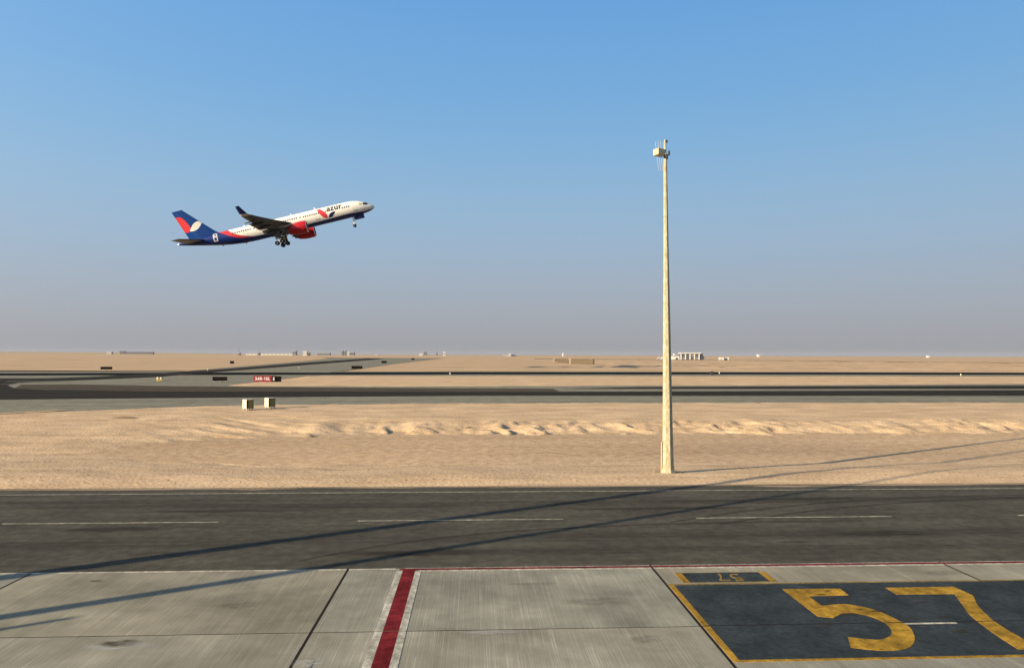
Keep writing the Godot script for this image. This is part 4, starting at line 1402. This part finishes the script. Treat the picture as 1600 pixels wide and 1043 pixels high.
		part("winglet_root", b.done(), M.white_gloss, wing)
		b = MB.new()
		foil(b, [[0.45, -25.9, -27.45, 0.0, 0.12], [0.75, -26.4, -27.6, 0.0, 0.10], [1.0, -27.0, -27.8, 0.0, 0.07]], wl)
		part("winglet", b.done(), M.navy_gloss, wing)
		for f in [[4.0, -22.3, -26.2, -1.30, 0.30], [9.2, -23.2, -26.9, -0.45, 0.26], [12.4, -23.9, -27.2, 0.08, 0.22], [15.2, -25.0, -27.6, 0.62, 0.18]]:
			b = MB.new()
			b.lathe(Vector3(f[1], f[3], f[0] * sd), Vector3(-1, -0.06, 0).normalized(), [[0.0, 0.02], [0.5, f[4] * 0.8], [1.4, f[4]], [2.8, f[4] * 0.75], [f[1] - f[2], 0.03]], 10)
			part("flap_fairing", b.done(), M.belly_grey, wing)
		b = MB.new()
		foil(b, [[2.2, -24.2, -26.4, -1.45, 0.24], [6.2, -24.5, -26.3, -0.85, 0.22], [6.25, -24.5, -26.3, -0.84, 0.02]], place)
		part("flap", b.done(), M.wing_grey, wing)
		b = MB.new()
		foil(b, [[7.0, -24.7, -26.5, -0.72, 0.18], [13.4, -26.1, -27.4, 0.36, 0.14], [13.45, -26.1, -27.4, 0.37, 0.02]], place)
		part("flap", b.done(), M.wing_grey, wing)
		# engine
		var c := Vector3(-15.7, -2.30, 6.45 * sd)
		b = MB.new()
		b.lathe(c, Vector3.LEFT, [[0.10, 1.16], [0.02, 1.26], [0.0, 1.31], [0.06, 1.38], [0.5, 1.45], [1.5, 1.50], [2.6, 1.44], [3.6, 1.26], [4.3, 1.08], [4.28, 1.0]], 40, false)
		var eng := part("engine", b.done(), M.red_gloss, t)
		b = MB.new()
		b.lathe(c, Vector3.LEFT, [[0.10, 1.16], [0.9, 1.10], [0.92, 0.35], [0.4, 0.05]], 32, false)
		part("intake", b.done(), M.dark_steel, eng)
		b = MB.new()
		b.lathe(c, Vector3.LEFT, [[0.03, 1.262], [-0.012, 1.31], [0.05, 1.385], [0.12, 1.405]], 40, false)
		part("intake_lip", b.done(), M.alu, eng)
		b = MB.new()
		b.lathe(c, Vector3.LEFT, [[3.9, 0.98], [4.6, 0.86], [5.3, 0.62], [5.28, 0.5], [5.0, 0.45], [6.0, 0.06]], 28, false)
		part("exhaust", b.done(), M.belly_grey, eng)
		b = MB.new()
		foil(b, [[-1.2, -17.1, -21.4, 0.0, 0.34], [-0.62, -18.2, -23.2, 0.0, 0.34]], func(y: float, x: float, off: float) -> Vector3: return Vector3(x, y, 6.45 * sd + off))
		part("pylon", b.done(), M.white_gloss, eng)
		# tailplane
		b = MB.new()
		foil(b, [[0.3, -40.2, -44.9, 0.95, 0.40], [7.6, -44.5, -46.4, 1.62, 0.16]], place)
		part("tailplane", b.done(), M.belly_grey, t)
		# main wheels
		var g := Vector3(-23.3, -3.95, 3.66 * sd)
		b = MB.new()
		b.tube([g + Vector3(0.25, 2.6, 0), g], 0.17, 0.14, 12)
		b.tube([g + Vector3(1.6, 2.4, -0.2 * sd), g + Vector3(0, 0.75, 0)], 0.09, 0.08)
		b.tube([g + Vector3(0.1, 2.3, -1.6 * sd), g + Vector3(0, 0.7, 0)], 0.09, 0.08)
		b.tube([g + Vector3(0.72, -0.02, 0), g + Vector3(-0.72, -0.26, 0)], 0.12, 0.12)
		var strut := part("main_gear", b.done(), M.offwhite, t)
		for a in [0.62, -0.62]:
			for q in [-0.45, 0.45]:
				wheel(strut, g + Vector3(a, -0.14 + a * 0.16, q), 0.53, 0.36)
		part("gear_door", box_mesh(g + Vector3(-0.7, 0.55, 0.62 * sd - 0.03), g + Vector3(0.75, 2.1, 0.62 * sd + 0.03), 0.02), M.belly_grey, strut)
	# belly fairing
	b = MB.new()
	rings = []
	for k in 9:
		var f := k / 8.0
		var r := sin(clampf(f, 0.03, 0.97) * PI)
		var ring := []
		for q in 20:
			var a := TAU * q / 20
			ring.append(Vector3(-15.6 - f * 11.4, -1.25 + cos(a) * (0.35 + 0.75 * r), sin(a) * (0.8 + 1.3 * r)))
		rings.append(ring)
	b.loft(rings, true)
	part("belly_fairing", b.done(), M.navy_gloss, t)
	# fin
	b = MB.new()
	foil(b, [[1.6, -36.6, -44.3, 0.0, 0.60], [2.6, -38.0, -44.5, 0.0, 0.52], [9.25, -44.2, -46.6, 0.0, 0.24]], func(y: float, x: float, off: float) -> Vector3: return Vector3(x, y, off))
	for i in b.v.size():
		b.uv[i] = Vector2((b.v[i].x + 47.5) / 11.0, (10.0 - b.v[i].y) / 9.0)
	var fin_m := gloss(Color.WHITE)
	fin_m.albedo_texture = fin_livery()
	part("tail_fin", b.done(), fin_m, t)
	b = MB.new()
	b.lathe(Vector3(-46.85, 1.41, 0), Vector3.LEFT, [[0.0, 0.25], [0.3, 0.2], [0.45, 0.16]], 16)
	part("exhaust_cone", b.done(), M.alu, t)
	# nose wheel
	var ng := Vector3(-5.25, -4.1, 0)
	b = MB.new()
	b.tube([ng + Vector3(0.1, 2.4, 0), ng], 0.16, 0.13, 12)
	b.box(ng + Vector3(-0.3, 0.75, -0.12), ng + Vector3(0.32, 1.2, 0.12), 0.05)
	b.tube([ng + Vector3(1.2, 2.2, 0), ng + Vector3(0, 0.9, 0)], 0.06, 0.06)
	var ns := part("nose_gear", b.done(), M.white, t)
	for q in [-0.25, 0.25]:
		wheel(ns, ng + Vector3(0, 0, q), 0.42, 0.22)
	for s in [-1.0, 1.0]:
		part("gear_door", box_mesh(Vector3(-4.9, -2.75, s * 0.55 - 0.02), Vector3(-2.4, -1.75, s * 0.55 + 0.02), 0.02), M.navy_gloss, ns)
	# aerials
	for a in [[-13.6, 2.0, 0.5], [-19.5, 2.0, 0.35], [-31.0, 1.98, 0.35], [-37.0, -1.1, -0.35], [-31.5, -1.9, -0.3]]:
		b = MB.new()
		b.loft([[Vector3(a[0] + 0.25, a[1] - signf(a[2]) * 0.1, 0.02), Vector3(a[0] - 0.25, a[1] - signf(a[2]) * 0.1, 0.02), Vector3(a[0] - 0.25, a[1] - signf(a[2]) * 0.1, -0.02), Vector3(a[0] + 0.25, a[1] - signf(a[2]) * 0.1, -0.02)],
			[Vector3(a[0] - 0.05, a[1] + a[2], 0.01), Vector3(a[0] - 0.28, a[1] + a[2], 0.01), Vector3(a[0] - 0.28, a[1] + a[2], -0.01), Vector3(a[0] - 0.05, a[1] + a[2], -0.01)]], true, true)
		part("aerial", b.done(), M.white, t)

func wheel(parent: Node, c: Vector3, r: float, w: float) -> void:
	var b := MB.new()
	b.lathe(c - Vector3(0, 0, w / 2), Vector3.BACK, [[0.0, r * 0.55], [0.0, r * 0.8], [w * 0.15, r * 0.96], [w * 0.5, r], [w * 0.85, r * 0.96], [w, r * 0.8], [w, r * 0.55]], 24)
	part("tyre", b.done(), M.rubber, parent)
	b = MB.new()
	b.lathe(c - Vector3(0, 0, w / 2 + 0.01), Vector3.BACK, [[0.0, r * 0.18], [0.0, r * 0.4], [w + 0.02, r * 0.4], [w + 0.02, r * 0.18]], 18)
	part("rim", b.done(), M.belly_grey, parent)
